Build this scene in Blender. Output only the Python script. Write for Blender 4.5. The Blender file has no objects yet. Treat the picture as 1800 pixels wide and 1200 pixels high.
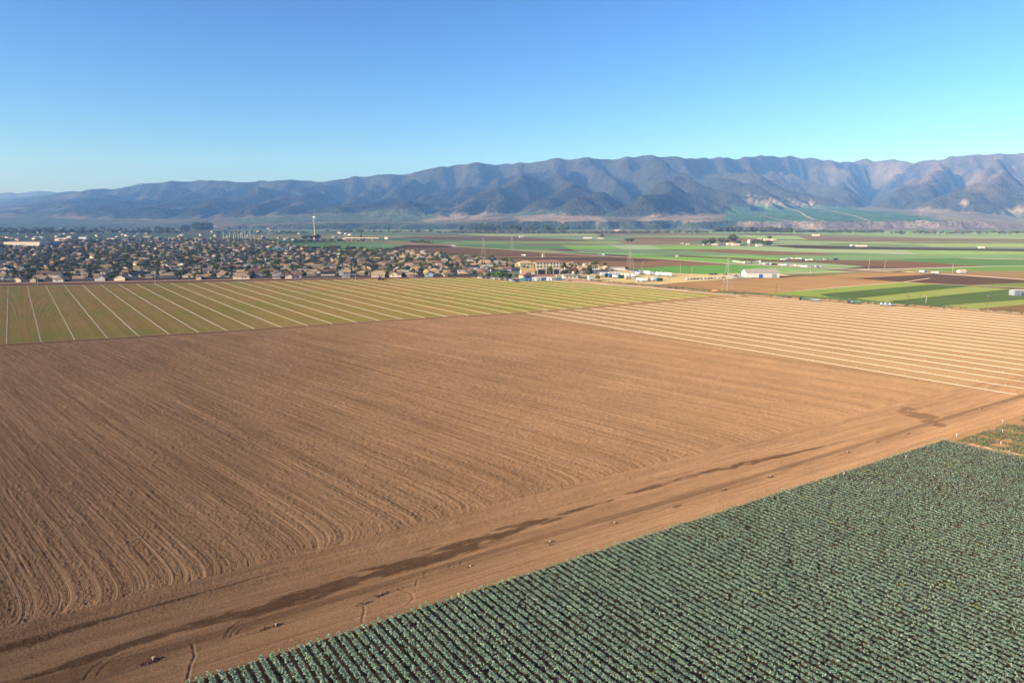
import bpy, math, random
import numpy as np
from math import radians as R, sin, cos, pi

# ------------------------------------------------------------------ camera, sky, sun, exposure
sc = bpy.context.scene
COL = sc.collection
FPX, CAMH, HORY = 1200.0, 60.0, 385.0
PITCH = math.atan((600 - HORY) / FPX)
cam = bpy.data.objects.new('camera', bpy.data.cameras.new('camera'))
COL.objects.link(cam)
cam.location = (0, 0, CAMH)
cam.rotation_euler = (pi / 2 - PITCH, 0, 0)
cam.data.sensor_width = 36.0
cam.data.lens = 24.0
cam.data.clip_start = 0.5
cam.data.clip_end = 80000
sc.camera = cam

SUN_EL, SUN_AZ = R(20), R(-115)          # azimuth measured clockwise from +Y (view direction)
world = bpy.data.worlds.new('World')
sc.world = world
world.use_nodes = True
wn = world.node_tree
sky = wn.nodes.new('ShaderNodeTexSky')
sky.sky_type = 'NISHITA'
sky.sun_disc = False
sky.sun_elevation = SUN_EL
sky.sun_rotation = SUN_AZ
sky.altitude = 0
sky.air_density = 1.0
sky.dust_density = 1.0
sky.ozone_density = 6.0
bg = wn.nodes['Background']
bg.inputs['Strength'].default_value = 0.075
tint = wn.nodes.new('ShaderNodeMix'); tint.data_type = 'RGBA'; tint.blend_type = 'MULTIPLY'; tint.inputs[0].default_value = 1
tint.inputs[7].default_value = (.62, .575, .54, 1)          # white balance of the camera
gam = wn.nodes.new('ShaderNodeGamma'); gam.inputs[1].default_value = 1.6
wn.links.new(sky.outputs[0], gam.inputs[0])
wn.links.new(gam.outputs[0], tint.inputs[6])
wn.links.new(tint.outputs[2], bg.inputs['Color'])
sl = bpy.data.lights.new('sun', 'SUN')
sl.energy = 4.6
sl.angle = R(0.53)
sl.color = (1.0, 0.92, 0.81)
sun = bpy.data.objects.new('sun', sl)
COL.objects.link(sun)
sdir = (sin(SUN_AZ) * cos(SUN_EL), cos(SUN_AZ) * cos(SUN_EL), sin(SUN_EL))
from mathutils import Vector
sun.rotation_euler = Vector(sdir).to_track_quat('Z', 'Y').to_euler()
sun.location = (-200, -150, 300)
sc.view_settings.view_transform = 'Standard'
sc.view_settings.look = 'None'
sc.view_settings.gamma = 1
sc.view_settings.exposure = 1.12
rng = np.random.default_rng(7)
random.seed(7)

# ------------------------------------------------------------------ helpers
def G(px, py, z=0.0):
    """point of the valley floor seen at photo pixel px,py"""
    u = (px - 900) / FPX; v = (py - 600) / FPX
    dy = cos(PITCH) - v * sin(PITCH); dz = -sin(PITCH) - v * cos(PITCH)
    t = (z - CAMH) / dz
    return (u * t, dy * t)
def proj(x, y, z):
    """pixel of world points"""
    dz = z - CAMH
    depth = y * cos(PITCH) - dz * sin(PITCH)
    up = y * sin(PITCH) + dz * cos(PITCH)
    return 900 + FPX * x / depth, 600 - FPX * up / depth
def slope_of(px, py):
    u = (px - 900) / FPX; v = (py - 600) / FPX
    dy = cos(PITCH) - v * sin(PITCH); dz = -sin(PITCH) - v * cos(PITCH)
    return u / dy, dz / dy
def lin(c):
    return tuple(((x / 255 + .055) / 1.055) ** 2.4 if x > 10 else x / 255 / 12.92 for x in c)
def alb(c, k=0.5):
    return tuple(min(.85, x * k) for x in lin(c))
def inpoly(x, y, poly):
    p = np.asarray(poly, float); n = len(p)
    ins = np.zeros(np.shape(x), bool)
    j = n - 1
    for i in range(n):
        xi, yi = p[i]; xj, yj = p[j]
        if yi != yj:
            c = ((yi > y) != (yj > y)) & (x < (xj - xi) * (y - yi) / (yj - yi) + xi)
            ins ^= c
        j = i
    return ins
def distline(x, y, pts):
    d = np.full(np.shape(x), 1e9)
    for (ax, ay), (bx, by) in zip(pts[:-1], pts[1:]):
        vx, vy = bx - ax, by - ay
        t = np.clip(((x - ax) * vx + (y - ay) * vy) / (vx * vx + vy * vy), 0, 1)
        d = np.minimum(d, np.hypot(x - ax - t * vx, y - ay - t * vy))
    return d
def vnoise(x, y, scale, seed=0):
    """smooth value noise 0..1"""
    g = np.random.default_rng(seed).random((256, 256))
    X = x / scale; Y = y / scale
    xi = np.floor(X).astype(int); yi = np.floor(Y).astype(int)
    fx = X - xi; fy = Y - yi
    fx = fx * fx * (3 - 2 * fx); fy = fy * fy * (3 - 2 * fy)
    a = g[xi % 256, yi % 256]; b = g[(xi + 1) % 256, yi % 256]
    c = g[xi % 256, (yi + 1) % 256]; d = g[(xi + 1) % 256, (yi + 1) % 256]
    return (a * (1 - fx) + b * fx) * (1 - fy) + (c * (1 - fx) + d * fx) * fy
def fbm(x, y, scale, seed=0, octv=4):
    s = 0; a = 1; t = 0
    for k in range(octv):
        s = s + a * vnoise(x, y, scale / 2 ** k, seed + k); t += a; a *= .5
    return s / t

def mesh_np(name, V, F, smooth=False, mats=None, mi=None, cols=None):
    """V (n,3); F (m,k) array"""
    me = bpy.data.meshes.new(name)
    V = np.ascontiguousarray(V, np.float32); F = np.ascontiguousarray(F, np.int32)
    m, k = F.shape
    me.vertices.add(len(V)); me.vertices.foreach_set('co', V.ravel())
    me.loops.add(m * k); me.loops.foreach_set('vertex_index', F.ravel())
    me.polygons.add(m)
    me.polygons.foreach_set('loop_start', np.arange(0, m * k, k, dtype=np.int32))
    me.polygons.foreach_set('loop_total', np.full(m, k, np.int32))
    if smooth: me.polygons.foreach_set('use_smooth', np.ones(m, bool))
    if mats:
        for a in mats: me.materials.append(a)
    if mi is not None: me.polygons.foreach_set('material_index', np.asarray(mi, np.int32))
    if cols is not None:
        at = me.attributes.new('Col', 'FLOAT_COLOR', 'POINT')
        c = np.ones((len(V), 4), np.float32); c[:, :cols.shape[1]] = cols
        at.data.foreach_set('color', c.ravel())
    me.update(); me.validate()
    return me

class MB:
    """collects polygons, builds one mesh"""
    def __init__(s): s.v = []; s.f = []; s.m = []
    def add(s, vs, fs, m=0):
        o = len(s.v); s.v += [tuple(v) for v in vs]
        s.f += [tuple(o + i for i in f) for f in fs]; s.m += [m] * len(fs)
        return s
    def box(s, x0, x1, y0, y1, z0, z1, m=0):
        return s.add([(x0, y0, z0), (x1, y0, z0), (x1, y1, z0), (x0, y1, z0), (x0, y0, z1), (x1, y0, z1), (x1, y1, z1), (x0, y1, z1)],
                     [(3, 2, 1, 0), (4, 5, 6, 7), (0, 1, 5, 4), (1, 2, 6, 5), (2, 3, 7, 6), (3, 0, 4, 7)], m)
    def tube(s, pts, rad, n=6, m=0, cap=True):
        pts = [Vector(p) for p in pts]
        if not hasattr(rad, '__len__'): rad = [rad] * len(pts)
        rings = []
        for i, p in enumerate(pts):
            d = (pts[min(i + 1, len(pts) - 1)] - pts[max(i - 1, 0)]).normalized()
            a = d.orthogonal().normalized() if i == 0 else (pa - d * pa.dot(d)).normalized()
            pa = a
            b = d.cross(a)
            rings.append([p + (a * cos(2 * pi * k / n) + b * sin(2 * pi * k / n)) * rad[i] for k in range(n)])
        vs = [q for r in rings for q in r]
        fs = [(i * n + k, i * n + (k + 1) % n, (i + 1) * n + (k + 1) % n, (i + 1) * n + k) for i in range(len(pts) - 1) for k in range(n)]
        if cap:
            fs.append(tuple(range(n - 1, -1, -1))); fs.append(tuple((len(pts) - 1) * n + k for k in range(n)))
        return s.add(vs, fs, m)
    def mesh(s, name, mats=()):
        me = bpy.data.meshes.new(name)
        me.from_pydata(s.v, [], s.f)
        for a in mats: me.materials.append(a)
        if s.m: me.polygons.foreach_set('material_index', s.m)
        me.update()
        return me

USED = set()
def tag(o, label=None, cat=None, group=None, kind=None):
    if label:
        o['label'] = label
        USED.add(label)
    if cat: o['category'] = cat
    if group: o['group'] = group
    if kind: o['kind'] = kind
    return o
def link(name, data=None, parent=None, loc=(0, 0, 0), rz=0, scale=None):
    o = bpy.data.objects.new(name, data)
    COL.objects.link(o)
    if parent: o.parent = parent
    o.location = loc
    o.rotation_euler = (0, 0, rz)
    if scale: o.scale = scale if hasattr(scale, '__len__') else (scale,) * 3
    return o
def setmat(o, m, slot=0):
    o.material_slots[slot].link = 'OBJECT'
    o.material_slots[slot].material = m
def ordinal(n):
    return str(n) + ('th' if 10 <= n % 100 <= 20 else {1: 'st', 2: 'nd', 3: 'rd'}.get(n % 10, 'th'))

# node expression helper
class X:
    def __init__(s, nt, sock): s.nt = nt; s.s = sock
    def _op(s, op, o=None, o2=None):
        n = s.nt.nodes.new('ShaderNodeMath'); n.operation = op
        s.nt.links.new(s.s, n.inputs[0])
        for i, q in ((1, o), (2, o2)):
            if q is None: continue
            if isinstance(q, X): s.nt.links.new(q.s, n.inputs[i])
            else: n.inputs[i].default_value = q
        return X(s.nt, n.outputs[0])
    def __add__(s, o): return s._op('ADD', o)
    def __sub__(s, o): return s._op('SUBTRACT', o)
    def __mul__(s, o): return s._op('MULTIPLY', o)
    def mod(s, o): return s._op('FLOORED_MODULO', o)
    def sin(s): return s._op('SINE')
    def abs(s): return s._op('ABSOLUTE')
    def ss(s, a, b, lo=0., hi=1.):
        n = s.nt.nodes.new('ShaderNodeMapRange'); n.interpolation_type = 'SMOOTHSTEP'
        s.nt.links.new(s.s, n.inputs['Value'])
        n.inputs['From Min'].default_value = a; n.inputs['From Max'].default_value = b
        n.inputs['To Min'].default_value = lo; n.inputs['To Max'].default_value = hi
        return X(s.nt, n.outputs[0])

class Mat:
    def __init__(s, name):
        s.m = bpy.data.materials.new(name); s.m.use_nodes = True
        s.nt = s.m.node_tree
        for n in list(s.nt.nodes):
            if n.type == 'BSDF_PRINCIPLED': s.nt.nodes.remove(n)
        s.out = [n for n in s.nt.nodes if n.type == 'OUTPUT_MATERIAL'][0]
        g = s.nt.nodes.new('ShaderNodeNewGeometry'); s.pos = g.outputs['Position']
        sp = s.nt.nodes.new('ShaderNodeSeparateXYZ'); s.nt.links.new(s.pos, sp.inputs[0])
        s.x, s.y, s.z = (X(s.nt, sp.outputs[i]) for i in range(3))
    def noise(s, scale, detail=3, rough=.55, vec=None):
        n = s.nt.nodes.new('ShaderNodeTexNoise')
        s.nt.links.new(vec or s.pos, n.inputs['Vector'])
        n.inputs['Scale'].default_value = scale; n.inputs['Detail'].default_value = detail
        n.inputs['Roughness'].default_value = rough
        return X(s.nt, n.outputs['Fac'])
    def vec(s, a, b, c=None):
        n = s.nt.nodes.new('ShaderNodeCombineXYZ')
        s.nt.links.new(a.s, n.inputs[0]); s.nt.links.new(b.s, n.inputs[1])
        if c: s.nt.links.new(c.s, n.inputs[2])
        return n.outputs[0]
    def mix(s, f, a, b, mode='MIX'):
        n = s.nt.nodes.new('ShaderNodeMix'); n.data_type = 'RGBA'; n.blend_type = mode
        if isinstance(f, X): s.nt.links.new(f.s, n.inputs[0])
        else: n.inputs[0].default_value = f
        for i, q in ((6, a), (7, b)):
            if isinstance(q, tuple): n.inputs[i].default_value = (*q[:3], 1)
            else: s.nt.links.new(q, n.inputs[i])
        return n.outputs[2]
    def attr(s, name='Col'):
        n = s.nt.nodes.new('ShaderNodeAttribute'); n.attribute_name = name
        return n.outputs['Color']
    def scale(s, c, f):
        """multiply colour socket/tuple by scalar X"""
        n = s.nt.nodes.new('ShaderNodeVectorMath'); n.operation = 'SCALE'
        if isinstance(c, tuple): n.inputs[0].default_value = c[:3]
        else: s.nt.links.new(c, n.inputs[0])
        s.nt.links.new(f.s, n.inputs['Scale'])
        return n.outputs[0]
    def bump(s, h, strength=1, dist=.1):
        n = s.nt.nodes.new('ShaderNodeBump')
        n.inputs['Strength'].default_value = strength; n.inputs['Distance'].default_value = dist
        s.nt.links.new(h.s, n.inputs['Height'])
        return n.outputs[0]
    def diffuse(s, c, rough=1.0, normal=None):
        n = s.nt.nodes.new('ShaderNodeBsdfDiffuse')
        if isinstance(c, tuple): n.inputs['Color'].default_value = (*c[:3], 1)
        else: s.nt.links.new(c, n.inputs['Color'])
        n.inputs['Roughness'].default_value = rough
        if normal: s.nt.links.new(normal, n.inputs['Normal'])
        s.nt.links.new(n.outputs[0], s.out.inputs['Surface'])
        return s.m
    def principled(s, c, rough=.6, metal=0, normal=None, spec=.4):
        n = s.nt.nodes.new('ShaderNodeBsdfPrincipled')
        if isinstance(c, tuple): n.inputs['Base Color'].default_value = (*c[:3], 1)
        else: s.nt.links.new(c, n.inputs['Base Color'])
        n.inputs['Roughness'].default_value = rough; n.inputs['Metallic'].default_value = metal
        n.inputs['Specular IOR Level'].default_value = spec
        if normal: s.nt.links.new(normal, n.inputs['Normal'])
        s.nt.links.new(n.outputs[0], s.out.inputs['Surface'])
        return s.m

def weathered(name, c, rough=.7, metal=0, amt=.25, sc_=1.2):
    m = Mat(name)
    f = m.noise(sc_, 3).ss(.3, .7, 1 - amt, 1 + amt * .5)
    return m.principled(m.scale(c, f), rough, metal)

# ------------------------------------------------------------------ ground coordinates
A_ROAD = R(31.8)
def ST(s, t):
    return (-42 + s * cos(A_ROAD) - t * sin(A_ROAD), 80 + s * sin(A_ROAD) + t * cos(A_ROAD))
def toST(x, y):
    x = x + 42; y = y - 80
    return x * cos(A_ROAD) + y * sin(A_ROAD), -x * sin(A_ROAD) + y * cos(A_ROAD)
def GP(pts): return [G(*p) for p in pts]

ROADTOP = GP([(-250, 626), (0, 608), (250, 593), (500, 577), (740, 561), (900, 552), (1000, 545), (1270, 521)])   # far edge of the tilled field
VERGE = GP([(1020, 491), (1100, 499), (1270, 516), (1400, 524), (1500, 531), (1650, 541), (1800, 551), (2000, 566)])
WALLP = GP([(-170, 499), (0, 496.5), (200, 493.5), (400, 490.5), (600, 488), (840, 485.5)])
EFAR = GP([(-170, 506), (0, 503), (200, 500), (400, 495.5), (600, 491.5), (760, 488.5), (840, 488), (960, 493), (1020, 497), (1130, 506), (1268, 519)])
S_R = np.array(G(925, 550.2))
DR = np.array([cos(R(-51.6)), sin(R(-51.6))]); DL = np.array([cos(R(-54.1)), sin(R(-54.1))])

PIPES_L = [(-245 + 12.72 * k, 325.5 + 6.15 * k) for k in range(-1, 33)]
PIPES_R = [(S_R[0] + 10.95 * k, S_R[1] + 5.75 * k) for k in range(0, 22)]
# ------------------------------------------------------------------ near ground, one graded grid
def near_ground():
    y = [66.0]
    while y[-1] < 760: y.append(y[-1] * 1.00265)
    y = np.array(y); u = np.arange(-0.98, 0.98, 0.00205)
    Y, U = np.meshgrid(y, u, indexing='ij')
    Xg = U * Y * 1.0 + 0.0
    s, t = toST(Xg, Y)
    shp = Xg.shape
    rn = rng.random(shp)
    n1 = fbm(Xg, Y, 9, 3, 3); n2 = fbm(Xg, Y, 1.4, 11, 2); n3 = fbm(Xg, Y, 40, 21, 3)
    # ---- regions
    tline = 28.6 + .5 * (vnoise(s, s * 0, 6, 5) - .5)
    ra = np.interp(Xg, [p[0] for p in ROADTOP], [p[1] for p in ROADTOP])
    above = Y > ra + (fbm(Xg, Y, 3, 9, 2) - .5) * 1.5
    cr = (Xg - S_R[0]) * (-DR[1]) + (Y - S_R[1]) * DR[0]     # signed distance left of the first right pipe (>0 = beyond)
    right = (cr > -1.5) & ~above
    road = t < tline
    crop = t < .6
    soilA = np.array(alb((199, 152, 107), .53))
    cols = np.empty(shp + (3,)); cols[:] = soilA
    H = np.zeros(shp)
    # ---- A tilled field
    th = R(-44.5)
    dist_edge = np.clip(t - tline, 0, None)
    bend = (-3.0 * np.exp(-dist_edge / 3.2) - .9 * np.exp(-dist_edge / 11)) * (.25 + .9 * vnoise(s, s * 0, 7, 33))
    dtop = np.clip(ra - Y, 0, None)
    b = -Xg * sin(th) + Y * cos(th) - bend * (s > -200) + 4 * np.exp(-dtop / 14.) + .7 * (vnoise(Xg, Y, 60, 31) - .5)
    P = 5.1
    bi = np.floor(b / P); ph = b - bi * P
    vary = vnoise(bi * 17.3, Xg * 0 + 3, 3.1, 41)
    along = Xg * cos(th) + Y * sin(th)
    fade = np.clip(1.2 - (Xg + 60) / 260 - np.clip(Y - 180, 0, None) / 500, .18, 1)
    trk = np.zeros(shp)
    for c0, w in ((1.2, .40), (3.3, .40), (4.45, .12)):
        cc = c0 + (vary - .5) * .9
        k = np.exp(-((ph - cc) / w) ** 4)
        k *= np.clip(.25 + 1.3 * vnoise(along, bi * 9.1 + c0 * 7, 26, 51), 0, 1) if w > .2 else np.clip(2.2 * vnoise(along, bi * 5.1 + c0 * 7, 9, 52) - .8, 0, 1)
        trk = np.maximum(trk, k)
    ruts = np.zeros(shp)
    for c0 in (1.2 + .5, 3.3 + .5, 4.8):
        cc = c0 + (vary - .5) * .9
        ruts = np.maximum(ruts, np.exp(-((ph - cc) / .15) ** 2) * np.clip(1.8 * vnoise(along, bi * 3.7 + c0 * 13, 7, 53) - .35, 0, 1))
    fine = np.sin(b * 2 * pi / .8) * np.clip(2 * vnoise(b, along * .15, 2.5, 54) - .6, 0, 1)
    rough = (1 - trk) * (.45 + 1.1 * n1)
    rn3 = rng.random(shp) ** 5
    clodA = (rn - .5) * .10 * rough + (n2 - .5) * .07 * rough + rn3 * .20 * rough
    HA = clodA * (.5 + .5 * fade) + .016 * fine * (1 - trk) * fade - .16 * ruts * fade + .04 * trk
    tone = 1 + (.26 * trk - .07 - .16 * (1 - trk) * (fbm(along / 30, b, 1.3, 61, 3) > .52)) * (.35 + .65 * fade)
    tone *= .83 + .26 * n3 - .04 + .12 * (n1 - .5) + .26 * (rn - .5) * rough
    tone *= 1.0 - .05 * fade - .03 * (1 - fade)
    bandl = .08 * np.sin(b * 2 * pi / 12.8 + 2 * vnoise(b, b * 0, 30, 71)) + .07 * (vnoise(b, b * 0, 1.9, 72) - .5)
    tone *= 1 + bandl * np.clip(1.3 - fade, .4, 1)
    # ---- B headland and dirt road (t 0..28)
    rr = fbm(s / 14, t, 1.3, 81, 4); r2 = fbm(s / 30, t, .5, 85, 3)
    HB = (rr - .5) * .10 + (rn - .5) * .035
    tb = .86 + .30 * (rr - .5) + .12 * (r2 - .5) + .10 * (n1 - .5) + .05 * (rn - .5)
    smooth = np.exp(-((t - 4.2) / 3.3) ** 6)
    tb *= np.interp(s, [-45, 10, 90], [.84, .92, 1.0])  # left end darkened: view-angle shading and lens falloff painted into the soil tone
    tb += .22 * (fbm(s / 9, t, .9, 87, 3) - .5) * (1 - smooth)
    HB = HB * (1 - .72 * smooth) - .04 * smooth
    tb += .07 * smooth
    # ridge that closes the tillage
    rid = np.exp(-((t - tline + .4) / .55) ** 2)
    HB += .10 * rid; tb += .06 * rid
    # wheel tracks along the road
    for tc, w, d in ((1.9, .3, .05), (3.9, .3, .05), (5.6, .25, .03), (7.1, .2, .03), (9.8, .35, .04), (20.3, .3, .04), (22.1, .3, .04), (25.8, .3, .03), (11.6, .25, .04), (18.9, .3, .03)):
        k = np.exp(-((t - tc - .8 * (vnoise(s, s * 0 + tc, 40, 91) - .5)) / w) ** 2)
        HB -= d * k; tb += .05 * k * (1 if tc < 8 else -1.2) * vnoise(s, s * 0 + tc * 3, 12, 92)
    # berm line
    bt = 8.0 + 1.1 * (vnoise(s, s * 0, 22, 95) - .5) + np.interp(s, [0, 150, 230], [0, .4, 2.3])
    k = np.exp(-((t - bt) / .28) ** 2) * np.clip(2.2 * vnoise(s, s * 0, 5, 96) - .5, 0, 1)
    HB += .17 * k; tb -= .10 * np.exp(-((t - bt - .9) / .8) ** 2)
    # coarse crumbly band between field edge and stain
    cb = np.clip((t - 19) / 3, 0, 1) * (t < tline)
    HB += (rn - .5) * .06 * cb + (n2 - .5) * .08 * cb
    tb -= .06 * cb * (n2)
    # wet stain
    sx = [-40, 0, 8, 24, 46, 74, 102, 123, 170, 200]
    sc0 = np.interp(s, sx, [12.5, 13.9, 13.8, 13.9, 15.4, 17.1, 17.9, 17.9, 14, 13])
    sw = np.interp(s, sx, [1.0, 1.3, 1.6, 2.3, 2.3, 1.5, 1.1, 1.2, .0001, .0001])
    qd = (t - sc0 - 1.6 * (fbm(s, t * .2, 13, 101, 3) - .5)) / (sw * 1.1)
    wet = np.clip((.80 - np.abs(qd) ** 2.2 + .9 * (vnoise(s, s * 0, 16, 107) - .5) + 3.2 * (fbm(s / 4.5, t, 1.3, 102, 4) - .5) + 1.0 * (fbm(s / 2, t * 2, .7, 103, 3) - .5)) * 1.5, 0, 1) * (sw > .01) * (.75 + .25 * n2)
    wet2c = np.interp(s, [-40, -22, -10, 10, 24], [21.0, 22.3, 23.2, 23.8, 25.0]); w2 = np.interp(s, [-40, -18, -8, 5, 20], [1.8, 1.6, .6, .45, .01])
    wet = np.maximum(wet, np.clip(1.2 - np.abs((t - wet2c) / w2) ** 2 - 1.1 * (n2 - .35), 0, .9))
    p1 = np.hypot((s - 209 - (t - 17) * .6) / 5.2, (t - 17.5) / 8.5)
    wet = np.maximum(wet, np.clip(1.25 - p1 ** 2 * 1.0 - 3.4 * (fbm(s, t, 4, 111, 4) - .45), 0, .6))
    lo = np.clip(1.1 - np.abs((t - 10.3 - np.interp(s, [-30, 0, 60, 120, 220], [1.5, 0, .6, 0, 1])) / 1.1) ** 2 - 1.5 * (fbm(s, t, 9, 121, 3) - .3), 0, .45)
    wet = np.maximum(wet, lo)
    lo2 = np.clip(1 - ((s + 16) / 16) ** 2 - ((t - 8.8) / 1.9) ** 2, 0, 1) * .8 * np.clip(1.6 * n2, 0, 1)
    wet = np.maximum(wet, lo2)
    wetc = np.array(alb((94, 66, 42), .5))
    # curved turning tracks
    for (cx, ct, rad, a0, a1) in ((9.5, 8.3, 3.1, 70, 185), (9.5, 8.3, 4.0, 75, 180), (9.5, 8.3, 2.2, 60, 170), (10.8, 8.3, 4.9, 80, 180), (-5.5, 7.8, 6.4, 60, 172), (-5.0, 7.8, 5.5, 65, 168), (40, 9, 2.4, 60, 190), (44, 9.3, 1.5, 0, 300), (46, 9.6, 1.2, 0, 280), (150, 9.5, 4, 70, 170), (140, 9.5, 5, 70, 160), (120, 9.2, 4, 70, 170)):
        dx = s - cx; dt = t - ct
        ang = np.degrees(np.arctan2(dt * 1.15, dx)) % 360
        rad_ = np.hypot(dx, dt * 1.15)
        kk = np.exp(-((rad_ - rad) / .16) ** 2) * ((ang > a0) & (ang < a1))
        HB -= .07 * kk; HB += .04 * np.exp(-((rad_ - rad - .35) / .16) ** 2) * ((ang > a0) & (ang < a1))
        tb -= .04 * kk
    # small erosion channels across the road
    for pts in ([(338, 1130), (343, 1152), (334, 1170), (330, 1196)], [(638, 1058), (641, 1072), (637, 1090), (652, 1108)], [(700, 1035), (722, 1040), (728, 1052), (716, 1062)], [(700, 1036), (730, 1030), (735, 1018)]):
        g = GP(pts)
        g = [(a + (random.random() - .5) * .2, b_) for a, b_ in g]
        dd = distline(Xg, Y, g) + .12 * (rn - .5)
        HB -= .12 * np.exp(-(dd / .11) ** 2); HB += .03 * np.exp(-((dd - .38) / .18) ** 2)
        tb += .06 * np.exp(-((dd - .35) / .3) ** 2)
    pk = np.zeros(shp)
    # ---- C soil below the crop and the small seedbed
    HC = (rn - .5) * .06 + (n2 - .5) * .08
    # ---- D right field with pipes
    brow = (Xg * (-DR[1]) + Y * DR[0])
    HD = (rn - .5) * .05 + .03 * np.sin(brow * 2 * pi / 1.02) + (n2 - .5) * .05
    td = 1.05 + .16 * (n3 - .5) + .10 * (vnoise(brow, brow * 0, 1.3, 131) - .5) + .06 * (rn - .5) + .06 * (vnoise(brow, brow * 0, 6, 132) - .5)
    soilD = np.array(alb((200, 160, 112), .42))
    # ---- E left field: young crop in fine rows on brown soil
    er = (Xg * (-DL[1]) + Y * DL[0])
    near_l = np.clip((ra + 9 - Y) / 6 + .2 * (n1 - .5), 0, 1)
    patch = fbm(Xg, Y, 26, 141, 4); patch2 = fbm(er * 1.0, along * .15, 5, 145, 3)
    stripes = .5 + .5 * np.sin(er * 2 * pi / 1.02)
    tramp = ((er % 13.72) < .8) * 1.0
    g_amt = np.clip(.46 + .75 * (patch - .5) + .5 * (patch2 - .5) + .28 * (stripes - .5) + .5 * (rn - .5) - .2 * tramp + np.clip((Xg + 60) / 400, -.1, .22), 0, 1)
    gE = np.array(alb((134, 138, 52), .64)); sE = np.array(alb((178, 136, 82), .64))
    colE = sE + (gE - sE) * g_amt[..., None]
    colE *= (.93 + .14 * (vnoise(er, er * 0, 1.7, 151)) + .1 * (rn - .5))[..., None]
    strip = np.exp(-(np.abs(Y - ra - 2.0) / 2.4) ** 4)
    lite = np.exp(-((Y - ra - 6.8) / 1.5) ** 2)
    colE = colE * (1 - near_l[..., None] * .9) + np.array(alb((170, 125, 92), .5)) * near_l[..., None] * .9
    colE = colE * (1 - (lite * .6)[..., None]) + np.array(alb((214, 170, 128), .5)) * (lite * .6)[..., None]
    colE = colE * (1 - (strip * .45)[..., None]) + np.array(alb((118, 82, 62), .5)) * (strip * .45)[..., None]
    beyondE = Y > np.interp(Xg, [p[0] for p in EFAR], [p[1] for p in EFAR])
    colE[beyondE] = np.array(alb((206, 160, 124), .5))
    for (bx, by) in PIPES_L:
        dd = np.abs((Xg - bx) * (-DL[1]) + (Y - by) * DL[0])
        k = np.exp(-(dd / .4) ** 4)[..., None] * ((Y > ra + 4)[..., None])
        colE = colE * (1 - k * .5) + np.array(alb((214, 178, 136), .5)) * k * .5
    HE = (rn - .5) * .05 + .03 * np.sin(er * 2 * pi / 1.02)
    HE[beyondE] = 0
    # ---- compose
    mA = ~above & ~right & ~road
    mB = road & ~crop; mC = crop
    mD = right & ~road & ~above
    H = np.where(above, HE, np.where(road, np.where(crop, HC, HB), np.where(right, HD, HA)))
    cols = soilA * tone[..., None]
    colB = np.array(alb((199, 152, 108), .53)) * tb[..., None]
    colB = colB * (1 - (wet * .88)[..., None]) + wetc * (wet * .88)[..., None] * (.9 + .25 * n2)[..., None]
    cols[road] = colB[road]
    cols[mC] = (np.array(alb((100, 80, 58), .5)) * (.8 + .4 * n1)[..., None])[mC]
    Bq = G(1668, 776); Bd = np.array(G(1800, 805)) - np.array(Bq); Bd /= np.linalg.norm(Bd)
    sdl = (Xg - Bq[0]) * (-Bd[1]) + (Y - Bq[1]) * Bd[0]
    plot = mC & (sdl > -.2)
    cols[plot] = (np.array(alb((176, 134, 92), .55)) * (.85 + .3 * n1)[..., None])[plot]
    # blend from tilled soil to the brighter right field
    colD = soilD * td[..., None]
    for (bx, by) in PIPES_R:
        dd = np.abs((Xg - bx) * (-DR[1]) + (Y - by) * DR[0])
        k = np.exp(-(dd / .4) ** 4)[..., None]
        colD = colD * (1 - k * .35) + np.array(alb((238, 200, 160), .5)) * k * .35
    wD = np.clip((cr + 26) / 26, 0, 1) * .6 * (~above)
    cols = np.where(mD[..., None], colD, cols)
    cols = np.where((mA)[..., None], cols * (1 - wD[..., None]) + soilD * (tone * 1.02 * wD)[..., None], cols)
    cols = np.where(above[..., None], colE, cols)
    V = np.stack([Xg, Y, H], -1).reshape(-1, 3)
    tw = t + .5 * (vnoise(s, s * 0, 30, 161) - .5)
    rowb = np.where(above, er, np.where(road, np.where(crop, 0, tw), np.where(right, brow, b))).ravel()
    rowa = np.where(above, along, np.where(road, s, np.where(right, along, along))).ravel()
    fA = .35 + .65 * np.clip(1.15 - (Xg + 60) / 230, 0, 1)
    rowk = np.where(above, .45, np.where(road, np.where(crop, 0, .50 + .35 * smooth), np.where(right, .30, fA))).ravel()
    C = np.clip(cols, .01, .8).reshape(-1, 3)
    ny, nx = shp
    idx = np.arange(ny * nx).reshape(ny, nx)
    F = np.stack([idx[:-1, :-1], idx[:-1, 1:], idx[1:, 1:], idx[1:, :-1]], -1).reshape(-1, 4)
    cx = (Xg[:-1, :-1] + Xg[1:, 1:]) / 2; cy = (Y[:-1, :-1] + Y[1:, 1:]) / 2
    # limit of the near farmland: wall on the left, verge on the right
    lim = WALLP + [(p[0], p[1]) for p in GP([(850, 487.5), (1000, 490)])] + VERGE + [(900, 440), (900, 0), (-900, 0)]
    keep = inpoly(cx, cy, lim).ravel()
    reg = np.where(above, 3, np.where(crop, 2, np.where(road, 1, np.where(right, 4, 0))))[:-1, :-1].ravel()
    ms = Mat('soil')
    n = ms.noise(7, 4, .7); nb = ms.noise(1.1, 3, .6)
    def fa(nm):
        q = ms.nt.nodes.new('ShaderNodeAttribute'); q.attribute_name = nm; return X(ms.nt, q.outputs['Fac'])
    ab, aa, ak = fa('rowb'), fa('rowa'), fa('rowk')
    l1 = ms.noise(1, 2, .6, ms.vec(ab * 1.6, aa * .006)); l2 = ms.noise(1, 2, .6, ms.vec(ab * 5.5, aa * .03)); l3 = ms.noise(1, 3, .7, ms.vec(ab * 12.0, aa * .35))
    sp = ms.noise(13, 3, .75); sp2 = ms.noise(3.2, 3, .7); sp3 = ms.noise(.35, 4, .6)
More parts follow.
